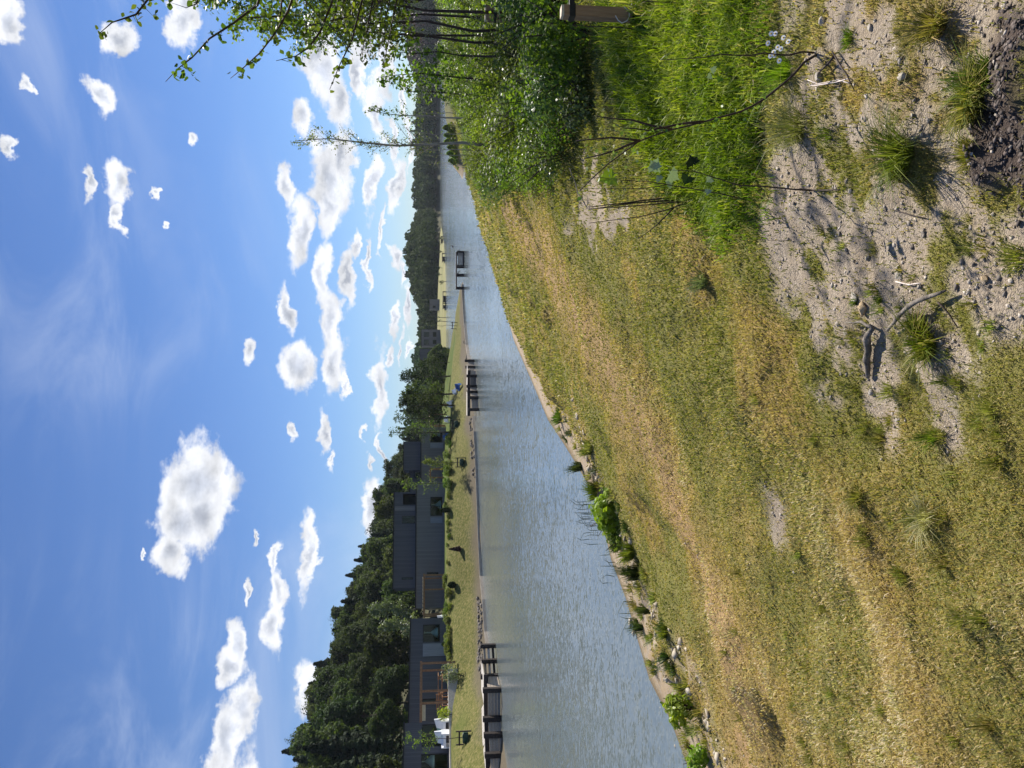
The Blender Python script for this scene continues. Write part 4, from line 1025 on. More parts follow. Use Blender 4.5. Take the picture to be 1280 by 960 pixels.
# ------------------------------------------------------------------ grass of the near bank (nobody could count it)
def blades(x, y, z, h, wd, lean, col, rng=RNG, curl=.35):
    n = len(x); a = rng.random(n) * 2 * np.pi; ux, uy = np.cos(a), np.sin(a); b = a + rng.normal(0, .6, n) + np.pi / 2; lx, ly = np.cos(b) * lean * h, np.sin(b) * lean * h
    base = np.stack([x, y, z - h * .06], 1); w2 = (wd / 2)[:, None]; u = np.stack([ux, uy, np.zeros(n)], 1) * w2
    mid = base + np.stack([lx * curl, ly * curl, h * .62], 1); tip = base + np.stack([lx, ly, h * (1 - .25 * np.clip(lean, 0, 1.5))], 1)
    V = np.stack([base - u, base + u, mid + u * .75, mid - u * .75, tip], 1).reshape(-1, 3)
    k = np.arange(n)[:, None] * 5; I = np.concatenate([k + [0, 1, 2], k + [0, 2, 3], k + [3, 2, 4]], 1).reshape(-1, 3)
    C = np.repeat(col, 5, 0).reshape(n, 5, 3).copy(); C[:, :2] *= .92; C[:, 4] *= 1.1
    return V, I, C.reshape(-1, 3)
M_grass = leafmat('grass_blade', (.1, .1, .1), (.2, .2, .2), 0.38, rough=.5, spec=.25, obj_rand=0, use_col=True, tcol=(1.1, 1.2, .6))
def sample_wedge(n, r0, r1, a0, a1, pw=1.0, rng=RNG):
    u = rng.random(n); r = r0 * (r1 / r0) ** (u ** pw); a = rng.uniform(a0, a1, n); return r * np.sin(a), r * np.cos(a), r
def pal(t, stops):
    t = np.clip(t, 0, 1); return np.stack([np.interp(t, [s[0] for s in stops], [s[1][i] for s in stops]) for i in range(3)], 1)
OCH = [(0, (.17, .18, .05)), (.3, (.29, .275, .08)), (.5, (.41, .35, .11)), (.72, (.51, .41, .16)), (.9, (.61, .51, .27)), (1, (.72, .65, .44))]
GRN = [(0, (.09, .12, .02)), (.35, (.18, .21, .04)), (.65, (.29, .29, .075)), (1, (.46, .42, .17))]
LUSH = [(0, (.06, .11, .008)), (.4, (.17, .27, .012)), (.75, (.27, .36, .025)), (1, (.40, .43, .10))]
def turf(name, n, r0, r1, label, pw, hs, seed, a0=-.62, a1=.66):
    rg = np.random.default_rng(seed); x, y, r = sample_wedge(n, r0, r1, a0, a1, pw, rg); m = masks(x, y)
    bare = np.clip(np.maximum(np.maximum(m['sand'], m['scarp'] * .85), np.maximum(m['dirt'] * .90, m['peat'] * .99)), 0, 1)
    bare = np.maximum(bare, np.clip(m['track'], 0, 1) * .70)
    keep = (rg.random(n) > bare) & (m['d'] > .5); x, y, r = x[keep], y[keep], r[keep]; m = {k: v[keep] for k, v in m.items()}; n = len(x)
    patch = fbm(x, y, .8, 4, 55); p2 = fbm(x, y, 3.1, 3, 56)
    t = rg.normal(.5, .15, n) + (patch - .5) * 1.0 + (p2 - .5) * .6 + .30 * sst(-x / y, -.05, .3) * (1 - sst(r, 7, 13))
    c = pal(t, OCH); g = pal(rg.normal(.5, .22, n) + (p2 - .5) * .7, GRN)
    gm = np.clip(np.maximum(m['strip'] * .8, m['right']), 0, 1); gm = np.maximum(gm, sst(p2 + (patch - .5) * .8, .56, .72) * .7)
    gm = gm * (1 - .6 * sst(-x / y, -.05, .25) * (1 - sst(r, 7, 13))); gm = np.where(rg.random(n) < gm, 1., 0.)[:, None]; c = c * (1 - gm) + g * gm
    L = pal(rg.normal(.45, .22, n) + (p2 - .5), LUSH); lm = (rg.random(n) < m['green'])[:, None]; c = np.where(lm, L, c)
    z = near_h(x, y) + bump_h(x, y, m); hh = hs * rg.lognormal(0, .35, n) * (1 + .06 * r) * (1 + .8 * (patch - .5))
    hh = np.where(m['green'] > .5, hh * 2.6, hh); hh = np.where(m['right'] > .5, hh * 1.7, hh)
    wd = .0030 * (r / 2.2) ** 1.0 * rg.uniform(.6, 1.5, n) * np.where(m['green'] > .5, 1.2, 1)
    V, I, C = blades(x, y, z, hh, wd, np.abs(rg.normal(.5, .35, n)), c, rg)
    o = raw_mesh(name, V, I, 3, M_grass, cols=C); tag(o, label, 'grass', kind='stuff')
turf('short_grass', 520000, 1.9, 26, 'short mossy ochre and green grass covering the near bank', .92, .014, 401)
turf('bank_grass', 110000, 18, 100, 'short pale grass on the far stretch of the near bank', .9, .028, 402, -.25, .58)
# lush grass in the damp hollow on the right
def lush(n, seed):
    rg = np.random.default_rng(seed); P_ = np.array(GREEN); x = rg.uniform(P_[:, 0].min() - .4, P_[:, 0].max(), n); y = rg.uniform(P_[:, 1].min() - .3, P_[:, 1].max() + .5, n)
    m = masks(x, y); k = rg.random(n) < m['green'] * np.clip(9.0 / (x * x + y * y), .12, 1); x, y = x[k], y[k]; r = np.hypot(x, y); n = len(x); p2 = fbm(x, y, 2.5, 3, 57)
    c = pal(rg.normal(.45, .24, n) + (p2 - .5) * 1.2, LUSH); V, I, C = blades(x, y, near_h(x, y),   .048 * rg.lognormal(0, .3, n) * (1 + .9 * (p2 - .5)), .0042 * (r / 3) * rg.uniform(.6, 1.4, n), np.abs(rg.normal(.6, .35, n)), c, rg)
    tag(raw_mesh('lush_grass', V, I, 3, M_grass, cols=C), 'bright lush green grass in the damp hollow on the right', 'grass', kind='stuff')
lush(330000, 403)

# ------------------------------------------------------------------ pebbles and crumbs of earth (uncountable), and the single larger stones
def pebbles(name, n, seed, label, cat, region, smin, smax, m, pw=2.2, a0=-.6, a1=.66, r0=1.8, r1=9):
    rg = np.random.default_rng(seed); x, y, r = sample_wedge(n, r0, r1, a0, a1, 1., rg); mm = masks(x, y); k = rg.random(n) < np.clip(region(mm), 0, 1); x, y, r = x[k], y[k], r[k]; n = len(x)
    s = smin + (smax - smin) * rg.random(n) ** (pw * 2.2); s = s * (r / 3) ** .35
    U = np.array([(1,0,0),(0,1,0),(-1,0,0),(0,-1,0),(0,0,1),(0,0,-1),(.65,.65,.5),(-.65,.65,.5),(-.65,-.65,.5),(.65,-.65,.5)], float)
    F = np.array([(0,6,9),(6,4,9),(1,7,6),(7,4,6),(2,8,7),(8,4,7),(3,9,8),(9,4,8),(0,1,6),(1,2,7),(2,3,8),(3,0,9),(1,0,5),(2,1,5),(3,2,5),(0,3,5)])
    j = U[None] * (1 + rg.normal(0, .34, (n, 10, 1))) * s[:, None, None] * np.stack([rg.uniform(.7, 1.3, n), rg.uniform(.6, 1.1, n), rg.uniform(.4, .85, n)], 1)[:, None]
    a = rg.random(n) * 6.283; ca, sa = np.cos(a)[:, None], np.sin(a)[:, None]; X = j[:, :, 0] * ca - j[:, :, 1] * sa; Y = j[:, :, 0] * sa + j[:, :, 1] * ca
    z = near_h(x, y) + bump_h(x, y, {q_: v_[k] for q_, v_ in mm.items()})
    V = np.stack([X + x[:, None], Y + y[:, None], j[:, :, 2] + z[:, None] + s[:, None] * .15], -1).reshape(-1, 3); I = (np.arange(n)[:, None, None] * 10 + F[None]).reshape(-1, 3)
    t = rg.random(n)[:, None]; c = m[0] * (1 - t) + m[1] * t; C = np.repeat(c, 10, 0)
    tag(raw_mesh(name, V, I, 3, M_peb, cols=C), label, cat, kind='stuff')
def pebmat():
    m, k, out = newmat('pebble'); at_ = k.node('ShaderNodeAttribute', attribute_name='col'); o = k.node('ShaderNodeTexCoord').outputs['Object']
    c = k.mix(1.0, at_.outputs['Color'], k.ramp(k.noise(o, 90, 4, .6), [(.3, (.6, .6, .6)), (.7, (1.2, 1.2, 1.2))]), 'MULTIPLY')
    b = k.node('ShaderNodeBsdfPrincipled'); k.link(c, b.inputs['Base Color']); b.inputs['Roughness'].default_value = .85; k.link(b.outputs[0], out.inputs[0]); return m
M_peb = pebmat(); ar = np.array
pebbles('gravel', 42000, 501, 'small pebbles and crumbs scattered over the bare earth', 'gravel', lambda m: m['dirt'] * .9 + m['dirtall'] * .12 + m['track'] * .25, .0012, .011, (ar([.12, .10, .085]), ar([.56, .49, .41])), pw=3.2)
pebbles('earth_clods', 60000, 502, 'dark loose clods of peaty soil in the lower corner of the bank', 'soil', lambda m: m['peat'] * .6, .0015, .011, (ar([.04, .03, .025]), ar([.17, .13, .11])), pw=1.6, a0=.1, a1=.75, r1=3.6)
pebbles('bank_stones', 9000, 503, 'pale stones in the eroded edge above the little beach', 'gravel', lambda m: m['scarp'] * .8 + m['sand'] * .05, .008, .05, (ar([.36, .30, .22]), ar([.62, .55, .44])), pw=2.2, a0=-.6, a1=.0, r0=9, r1=24)
def stone(px, py, s, m, seed, label, sq=.6, rz=0):
    p = T(px, py); s = s * .8; me = rock_mesh(seed, m, 'stone', 3, sq); o = bpy.data.objects.new('stone', me); COL.objects.link(o); z = hz(p[0], p[1]); o.location = (p[0], p[1], z + s * .25); o.scale = (s, s, s); o.rotation_euler = (0, 0, rz)
    tag(o, label, 'stone')
for a in [(1082, 386, .045, M_orangestone, 601, 'tan stone beside the driftwood above the big grass tuft', .5, .4), (1071, 372, .034, M_palestone, 602, 'flat pale stone just above the tan stone', .3, 1.), (1060, 415, .026, M_palestone, 603, 'pale flat stone behind the thick end of the driftwood', .4, 0),
          (1152, 405, .018, M_orangestone, 604, 'small orange stone at the right side of the big grass tuft', .6, 0), (1160, 420, .016, M_palestone, 605, 'small pale stone at the lower right of the big grass tuft', .6, 0),
          (1028, 27, .034, M_palestone, 606, 'pale rimmed stone near the right edge below the daisies', .6, .6), (1025, 97, .034, M_palestone, 607, 'rounded pale stone beside the looped string', .7, .3), (1090, 35, .020, M_palestone, 608, 'small pale stone above the grass clump at the right edge', .6, 0),
          (1130, 95, .026, M_palestone, 609, 'pale stone with a dark shadow below the looped string', .7, 1), (1063, 238, .020, M_palestone, 610, 'small pale stone left of the dirt hollow', .7, 1), (1100, 235, .016, M_stone, 611, 'small grey brown stone on bare earth', .7, 1),
          (1232, 348, .018, M_orangestone, 612, 'small tan stone on bare earth near the lower border', .7, 1), (1088, 490, .026, M_stone, 613, 'brown stone left of the big grass tuft', .7, 1), (1125, 345, .030, M_palestone, 614, 'pale stone above the tan stone beside a dry stalk', .6, 1),
          (993, 715, .022, M_palestone, 615, 'small pale stone in a bare spot of the ochre turf', .6, 1), (1185, 225, .018, M_palestone, 616, 'pale stone in the gravel right of the big tuft', .6, 1), (985, 232, .02, M_stone, 617, 'grey stone at the foot of the maple seedling', .6, 1)]: stone(*a)

# ------------------------------------------------------------------ tufts and clumps
def tuft(name, loc, r, h, n, wd, stops, seed, label, cat='grass tuft', group=None, lean=.7, m=None):
    rg = np.random.default_rng(seed); a = rg.random(n) * 6.283; q = r * .35 * rg.random(n) ** .5; x = q * np.cos(a); y = q * np.sin(a); hh = h * rg.uniform(.35, 1.2, n) * (1 + .35 * np.cos(a - rg.random() * 6.283))
    ln = (q / (r * .35)) * lean * rg.uniform(.5, 1.5, n); b = a + rg.normal(0, .5, n); u = np.stack([-np.sin(b + rg.normal(0, 1, n)), np.cos(b), np.zeros(n)], 1) * (wd / 2 * rg.uniform(.6, 1.3, n))[:, None]
    base = np.stack([x, y, np.full(n, -.012)], 1); ox_ = np.stack([np.cos(b), np.sin(b), np.zeros(n)], 1)
    mid = base + ox_ * (ln * hh * .35)[:, None] + np.array([0, 0, 1]) * (hh * .62)[:, None]; tip = base + ox_ * (ln * hh)[:, None] + np.array([0, 0, 1]) * (hh * (1 - .22 * np.clip(ln, 0, 2)))[:, None]
    V = np.stack([base - u, base + u, mid + u * .8, mid - u * .8, tip], 1).reshape(-1, 3); k = np.arange(n)[:, None] * 5; I = np.concatenate([k + [0, 1, 2], k + [0, 2, 3], k + [3, 2, 4]], 1).reshape(-1, 3)
    c = np.repeat(pal(rg.normal(.5, .28, n), stops), 5, 0); o = raw_mesh(name, V, I, 3, m or M_grass, cols=c); o.location = loc; tag(o, label, cat, group); return o
YG = [(0, (.05, .09, .008)), (.4, (.13, .19, .014)), (.7, (.24, .27, .03)), (1, (.45, .38, .14))]
OG = [(0, (.07, .09, .02)), (.4, (.17, .18, .03)), (.7, (.30, .27, .06)), (1, (.48, .38, .17))]
DG = [(0, (.05, .09, .012)), (.5, (.11, .16, .02)), (1, (.22, .25, .05))]
def tf(px, py, r, h, n, wd, st, seed, label, lean=.7, name='grass_tuft'):
    p = T(px, py); return tuft(name, (p[0], p[1], hz(p[0], p[1])), r, h, n, wd, st, seed, label, lean=lean)
tf(1160, 432, .13, .115, 520, .0042, YG, 701, 'big bright yellow-green grass tuft beside the driftwood', 1.15)
tf(1148, 402, .07, .07, 240, .0034, OG, 702, 'olive grass tuft just above the big bright tuft', .9)
tf(1100, 372, .05, .05, 130, .003, DG, 703, 'small dark green grass tuft above the tan stone')
tf(1072, 375, .05, .05, 130, .003, DG, 704, 'small dark green tuft beside the flat pale stone')
tf(1198, 480, .06, .05, 120, .003, OG, 705, 'sparse low grass tuft below the big bright tuft')
tf(1170, 545, .06, .09, 160, .0036, YG, 706, 'bright slender grass tuft to the lower left of the driftwood', .9)
tf(1175, 30, .12, .11, 420, .0036, OG, 707, 'yellowish grass clump near the right edge on bare earth', 1.0)
tf(1225, 125, .17, .10, 800, .0036, OG, 708, 'broad yellow-green grass clump at the edge of the dark soil', 1.0)
tf(1235, 95, .11, .09, 400, .0036, YG, 709, 'bright green grass clump right against the dark soil', 1.0)
tf(1225, 195, .10, .07, 300, .0034, OG, 710, 'low yellow-green clump left of the broad one at the dark soil')
tf(1130, 195, .16, .16, 520, .0030, DG, 711, 'wispy dark green grass clump leaning over bare earth', 1.2)
tf(1130, 215, .09, .06, 280, .003, OG, 712, 'low ochre clump beneath the wispy dark green one')
tf(1062, 50, .08, .05, 350, .0028, YG, 713, 'round moss-green cushion near the right edge')
tf(1035, 170, .08, .06, 220, .003, DG, 714, 'small green rosette on bare earth left of the wispy clump')
tf(1270, 325, .10, .06, 260, .003, OG, 715, 'grass clump cut by the lower border on bare earth')
tf(1075, 620, .10, .08, 340, .0036, OG, 716, 'pale dry grass tuft standing in the ochre turf', 1.1)
tf(1160, 648, .11, .09, 340, .0036, [(0, (.2, .18, .06)), (1, (.55, .48, .28))], 717, 'straw coloured dry tuft in the ochre turf', 1.2)
tf(985, 90, .13, .14, 340, .0030, LUSH, 718, 'fine grass tuft around the daisies', .9)
tf(1000, 160, .16, .14, 420, .0030, [(0, (.08, .12, .02)), (1, (.36, .36, .13))], 719, 'long fine grass tuft under the dark bent sapling', 1.2)
tf(880, 350, .16, .11, 300, .0045, [(0, (.09, .12, .05)), (1, (.26, .28, .15))], 720, 'greyish wispy grass tuft at the lower end of the green hollow', .8)
rg = np.random.default_rng(78)
for k in range(34):
    px, py = rg.uniform(985, 1262), rg.uniform(270, 560); tf(px, py, .045, rg.uniform(.03, .06), 60, .003, OG if k % 2 else GRN, 760 + k, 'small sparse grass tuft on the bare gravelly earth')['group'] = 'small tufts on the bare earth'
rg = np.random.default_rng(79)
for k in range(46):
    px, py = rg.uniform(905, 1270), rg.uniform(480, 955); o = tf(px, py, .08, rg.uniform(.04, .085), 110, .0032, OG if k % 3 else GRN, 800 + k, 'slightly taller grass tuft in the ochre turf'); o['group'] = 'taller tufts in the ochre turf'

# reeds, willows and low plants along the near shore
RD = [(0, (.02, .04, .012)), (.5, (.05, .08, .02)), (1, (.13, .16, .05))]
def shore_tuft(px, py, r, h, n, wd, seed, label, st=RD, lean=.35):
    p = T(px, py); tuft('reed_clump', (p[0], p[1], max(hz(p[0], p[1]), -.02)), r * .75, h * .62, int(n * .6), wd * .8, st, seed, label, 'reeds', None, lean)
shore_tuft(800, 717, .38, .55, 420, .014, 901, 'dark reed clump at the waterline left of the lime willow'); shore_tuft(812, 760, .34, .45, 420, .014, 902, 'dark reed clump on the sand, second one left of the lime willow')
shore_tuft(803, 783, .24, .42, 260, .012, 903, 'dark reed clump standing in the water edge, third left of the lime willow'); shore_tuft(727, 583, .40, .60, 420, .016, 904, 'dark reed clump right of the lime willow on the sandy edge')
shore_tuft(832, 790, .30, .22, 260, .014, 905, 'low green plant on the pale gravel slope', DG, .7); shore_tuft(842, 836, .30, .22, 260, .014, 906, 'low green plant on the gravel slope near the nearer willow', DG, .7)
shore_tuft(738, 560, .5, .4, 380, .018, 907, 'olive grass clump above the bend of the shore', GRN, .6); shore_tuft(700, 520, .8, .45, 460, .022, 908, 'broad dark grass clump farther along the shore', DG, .7)
shore_tuft(745, 615, .55, .40, 460, .018, 909, 'green grass clump between the reeds and the lime willow', DG, .7)
shore_tuft(790, 690, .45, .4, 420, .018, 910, 'green grass clump at the left foot of the lime willow', DG, .7)
def water_reeds(px, py, n, h, seed, label):
    q = G(px, py); g = MB(); rg = np.random.default_rng(seed)
    for _ in range(n):
        x, y = rg.normal(0, .25), rg.normal(0, .5); hh = h * rg.uniform(.5, 1.1); g.tube([(x, y, -.3), (x + rg.normal(0, .03), y, hh * .6), (x + rg.normal(0, .12), y + rg.normal(0, .05), hh)], [.008, .007, .003], 4)
    tag(g.build('water_reeds', M_reed), label, 'reeds').location = (q[0], q[1], 0)
water_reeds(737, 637, 12, .42, 1, 'thin sparse reeds standing in the water beside the lime willow'); water_reeds(742, 655, 10, .36, 2, 'short thin reeds in the water below the lime willow'); water_reeds(766, 694, 8, .30, 3, 'few thin reeds in the water between willow and dark clump')
water_reeds(795, 765, 8, .28, 4, 'few thin reeds in the water beside the second dark clump')
def sbush(px, py, r, h, n, leaf, m, seed, label, cat='shrub', name='willow_shrub', group=None):
    p = T(px, py); return bush(name, (p[0], p[1], hz(p[0], p[1]) - .02), r, h, n, leaf, m, seed, label, cat, group)
sbush(772, 642, .55, .50, 900, .055, M_lime, 951, 'bright lime-green willow shrub at the water edge, largest on the shore')
sbush(778, 670, .40, .36, 600, .05, M_shrub, 952, 'darker green shrub joined to the lime willow')
sbush(868, 886, .28, .42, 520, .035, M_lime, 953, 'bright lime-green willow shrub near the left edge')
sbush(885, 948, .26, .36, 420, .035, M_lime, 954, 'small lime-green willow shrub at the very left edge')

rg = np.random.default_rng(80)
for k in range(60):
    py = rg.uniform(480, 955); f = rg.random(); px = np.interp(py, [475, 560, 605, 700, 800, 900, 960], [664, 708, 735, 764, 797, 838, 860]) + 4 + f * np.interp(py, [480, 700, 960], [10, 34, 44])
    p = T(px, py); tuft('grass_tuft', (p[0], p[1], hz(p[0], p[1])), rg.uniform(.12, .3), rg.uniform(.08, .20), 90, .010, (GRN, OG, RD)[k % 3], 3000 + k, 'low ragged grass tuft scattered along the sandy edge of the near shore', 'grass tuft', 'ragged grass tufts along the near shore', 1.0)

# ------------------------------------------------------------------ the belt of shrubs along the right
SB = []
for k in range(6):
    SB.append(bush('bank_shrub', (0, 0, 0), .95, 1.25, 1150, .036, (M_shrub, M_shrub2, M_alder, M_shrub, M_shrub, M_shrub)[k], 1000 + k, 'leafy green shrub in the dense belt along the right side of the bank', 'shrub', 'shrubs in the belt along the right side', 9))
rg = np.random.default_rng(12); sp2 = []; tries = 0; firstS = set()
while len(sp2) < 205 and tries < 30000:
    tries += 1; y = 8.0 * (60 / 8.0) ** rg.random(); row = rg.uniform(-140, 232); x = (480 - row) * y / 961
    # lower border of the belt in the photograph
    p = P(540, row, y); zc = hz(x, y); col = 540 + 961 * (4 - zc) / y
    lim = np.interp(row, [-140, 30, 110, 160, 190, 215, 240], [762, 745, 738, 730, 712, 680, 615])
    if col > lim or sdpoly(np.array([x]), np.array([y]), LAND)[0] < 2.5: continue
    s = np.interp(y, [8, 14, 25, 60], [.60, .80, 1.0, 1.35]) * rg.uniform(.75, 1.15)
    top = 540 + 961 * (4 - zc - 1.3 * s) / y; tl = np.interp(row, [-140, 40, 100, 130, 150, 200, 232], [520, 528, 545, 560, 572, 575, 592])
    if top < tl: s *= max(.35, (4 - zc - (tl - 540) * y / 961) / (1.3 * s + 1e-6))
    if all((x - a) ** 2 + (y - b) ** 2 > (.62 * s + .018 * y) ** 2 for a, b in sp2): sp2.append((x, y)); k = int(rg.integers(0, 6)); loc = (x, y, zc - .05)
    else: continue
    if k not in firstS: firstS.add(k); SB[k][0].location = loc; SB[k][0].scale = (s,) * 3
    else: dup(*SB[k], loc, rg.random() * 6.28, s)
sbush(722, 96, .62, .70, 2300, .024, M_shrub2, 1101, 'bramble-like shrub with pale shiny leaves above the green hollow', 'shrub', 'bramble_shrub')
sbush(742, 132, .42, .42, 1000, .022, M_shrub2, 1102, 'lower shiny-leaved bramble at the left end of the pale shrub', 'shrub', 'bramble_shrub')
sbush(735, 40, .55, .80, 1500, .026, M_shrub, 1103, 'bright green shrub growing round the nearest wooden stake', 'shrub', 'leafy_shrub')
sbush(690, 20, .7, .9, 1600, .03, M_shrub2, 1104, 'mixed green shrub behind the nearest wooden stake', 'shrub', 'leafy_shrub')

# ------------------------------------------------------------------ slim trees on the right
def rtree(px, py, Y, h, sp, n, leaf, m, seed, label, bark=M_twig, r0=.03, c0=.3, nb=26, lean=(0, 0), up=.8, cat='tree', name='slim_tree', group=None):
    q = P(px, py, Y); z = hz(q[0], q[1]); return sapling(name, (q[0], q[1], z), h, sp, n, leaf, m, seed, label, cat, group, bark, r0, c0, up, nb, lean=lean)
rtree(600, 183, 22, 5.6, 1.0, 1300, .028, M_alder, 1201, 'tall sparse young birch standing alone against the sky', M_birch, .05, .28, 44, up=1.5)
rtree(590, 150, 24, 3.6, .75, 300, .04, M_shrub, 1202, 'shorter young birch right of the tall sparse one', M_birch, .035, .5, 18, (.12, 0), up=1.3)
for k, (row, Y, h) in enumerate([(168, 30, 2.4), (196, 30, 2.2), (206, 31, 2.0), (188, 27, 2.6), (142, 26, 2.4)]):
    rtree(590, row, Y, h, .25, 24, .03, M_shrub, 1210 + k, 'thin bare sapling stem in front of the water', M_birch, .018, .5, 6, group='thin bare stems before the water')
GR = [(-40, 13, 5.6), (2, 15, 6.0), (10, 12.5, 5.2), (22, 16, 5.6), (32, 14, 5.2), (41, 17, 5.4), (50, 15, 4.8), (-20, 10.5, 5.6), (-70, 15, 5.2), (-10, 18, 5.5)]
for k, (row, Y, h) in enumerate(GR):
    rtree(590, row, Y, h, 1.15, 1150, .040, M_alder if k % 2 else M_shrub, 1230 + k, 'slim dark-stemmed tree in the grove at the right edge', M_twig, .032, .36, 26, group='slim trees in the grove at the right edge', up=.9)
rtree(600, 98, 17, 2.9, .7, 520, .045, M_shrub, 1250, 'leafy young tree with its crown just reaching above the far shore', M_twig, .03, .35, 16)
rtree(610, 70, 12, 2.2, .45, 160, .045, M_shrub, 1251, 'bare-stemmed sapling with a leafy top left of the grove', M_twig, .022, .45, 9)
rtree(600, 118, 20, 2.4, .8, 420, .05, M_alder, 1252, 'bushy young tree before the reddish far hillside', M_twig, .03, .25, 16)

# overhanging branches of a tree whose trunk stands just outside the right edge
LEAF = np.array([(0, 0, 0), (.30, .36, .05), (.42, .68, .06), (.22, .95, .0), (0, 1.12, -.06), (-.22, .95, .0), (-.42, .68, .06), (-.30, .36, .05), (0, .6, -.05)])
def leaf_mesh(cs, sz, rng, hang=.5, shape=LEAF):
    n = len(cs); d = rng.normal(0, 1, (n, 3)); d[:, 2] -= hang; d /= np.linalg.norm(d, axis=1, keepdims=True); a = rng.normal(0, 1, (n, 3)); u = np.cross(d, a); u /= np.linalg.norm(u, axis=1, keepdims=True); v = np.cross(u, d)
    s = (sz * rng.uniform(.6, 1.25, n))[:, None, None]; k = len(shape); V = cs[:, None] + s * (shape[None, :, :1] * u[:, None] + shape[None, :, 1:2] * d[:, None] + shape[None, :, 2:] * v[:, None])
    m_ = k - 1; F = np.array([(m_, i, i + 1) for i in range(m_ - 1)] + [(m_, m_ - 1, 0)]); I = (np.arange(n)[:, None, None] * k + F[None]).reshape(-1, 3); return V.reshape(-1, 3), I
bt = empty('overhanging_tree', (0, 0, 0)); tag(bt, 'tree with leafy twigs hanging into the sky from the right edge', 'tree')
tb = P(640, -520, 6.8); tz = hz(tb[0], tb[1])
MB().tube([(tb[0], tb[1], tz - .3), (tb[0] + .05, tb[1], 4.5), (tb[0], tb[1] + .05, 6.2), (tb[0] + .1, tb[1], 8.2), (tb[0], tb[1], 9.5)], [.085, .07, .055, .035, .012], 8).build('trunk', M_bark, bt, smooth=True)
BR = [(6.2, 8.4, [(200, -20), (170, 18), (140, 28), (124, 42)]), (6.0, 7.8, [(330, -25), (322, 6), (290, 30), (262, 48), (240, 72), (222, 86), (207, 102)]), (6.2, 7.2, [(372, -20), (360, 14), (345, 40), (325, 66), (305, 84), (288, 98)]),
      (6.4, 6.8, [(420, -10), (400, 40), (385, 60), (370, 70), (345, 76)]), (6.6, 6.6, [(455, -10), (440, 50), (425, 80), (412, 112)]), (6.3, 7.5, [(355, -20), (350, 20), (315, 22), (300, 20)]),
      (7.0, 6.3, [(470, -20), (458, 40), (450, 75)]), (7.2, 6.3, [(430, -30), (418, 20), (402, 52)]), (6.2, 8.0, [(255, -25), (245, 5), (232, 10)]), (7.1, 6.1, [(500, -20), (488, 40), (478, 88)]), (6.9, 6.4, [(445, -30), (440, 20), (395, 30), (380, 34)])]
rg = np.random.default_rng(33)
for Yb, zt, pts in BR:
    pp = [np.array((tb[0], tb[1], min(zt, 9.2) - .3))] + [P(a, b, Yb) for a, b in pts]; mbr = MB().tube(pp, list(np.linspace(.014, .0022, len(pp))), 5)
    cs = []
    for a, b in zip(pp[1:-1], pp[2:]):
        L = np.linalg.norm(b - a); k = max(3, int(L / .026))
        for f in rg.random(k): cs.append(a + (b - a) * f + rg.normal(0, .018, 3))
        for _ in range(max(1, int(L / .12))):
            c0 = a + (b - a) * rg.random(); e = c0 + rg.normal(0, .05, 3); mbr.tube([c0, e], [.003, .001], 4, caps=False); cs += [e + rg.normal(0, .012, 3) for _ in range(4)]
    br = mbr.build('branch', M_twig, bt, smooth=True); V, I = leaf_mesh(np.array(cs), .046, rg); lv = raw_mesh('leaves', V, I, 3, M_alder, br)
# nearer twig cluster filling the corner
cs = []; mbr = MB()
for _ in range(60):
    a = P(rg.uniform(370, 520), rg.uniform(-60, 0), rg.uniform(7, 9)); e = P(rg.uniform(385, 520), rg.uniform(-30, 62), rg.uniform(7, 9)); mbr.tube([a, (a + e) / 2 + rg.normal(0, .05, 3), e], [.007, .005, .002], 4, caps=False)
    for f in rg.random(30): cs.append(a + (e - a) * f + rg.normal(0, .07, 3))
br = mbr.build('branch', M_twig, bt); V, I = leaf_mesh(np.array(cs), .036, rg); raw_mesh('leaves', V, I, 3, M_alder, br)

# ------------------------------------------------------------------ wooden stakes with rubber ties
def stake(px0, px1, py, w_px, label, ties, Y=None, tie_dir=1, loop=False):
    b = T(px1, py) if Y is None else P(px1, py, Y); Y = b[1]; t = P(px0, py, Y); w_ = w_px * Y / 961; z0 = hz(b[0], b[1]) - .15; zt = t[2]
    s = empty('wooden_stake', (b[0], b[1], 0)); tag(s, label, 'stake')
    MB().box(-w_ / 2, w_ / 2, -w_ / 2, w_ / 2, z0, zt - .02).build('post', M_post, s); MB().box(-w_ / 2 + .002, w_ / 2 - .002, -w_ / 2 + .002, w_ / 2 - .002, zt - .0195, zt).build('post_top', M_postend, s)
    for f in ties:
        z = zt - (zt - z0 - .15) * f; MB().box(-w_ / 2 - .006, w_ / 2 + .006, -w_ / 2 - .006, w_ / 2 + .006, z - .02, z + .025).box(w_ / 2 + .007, w_ / 2 + .30, -.012, .012, z - .018, z + .022).build('rubber_tie', M_rubber, s)
    if loop:
        z = zt - (zt - z0 - .15) * .74; g = MB(); g.tube([(-w_/2 + .01, -w_/2 - .012, z + .05), (-w_/2 - .03, -w_/2 - .02, z + .03), (-w_/2 - .05, -w_/2 - .02, z), (-w_/2 - .03, -w_/2 - .02, z - .04), (-w_/2 + .01, -w_/2 - .012, z - .06), (0, -w_/2 - .01, z - .06), (w_/2, -w_/2 - .01, z - .02)], .004, 5).build('cord_loop', M_string, s)
    return s
stake(701, 799, 20, 13.5, 'tall brown wooden stake with black rubber tie in the shrubs at the right edge', [.14, .92], loop=True)
stake(606, 634, 13, 7, 'short brown stake of the far pair, nearer the right edge', [.30, ], Y=13.0)
stake(606, 634, 24, 7, 'short brown stake of the far pair, left one with dark foot', [.22, ], Y=12.4)

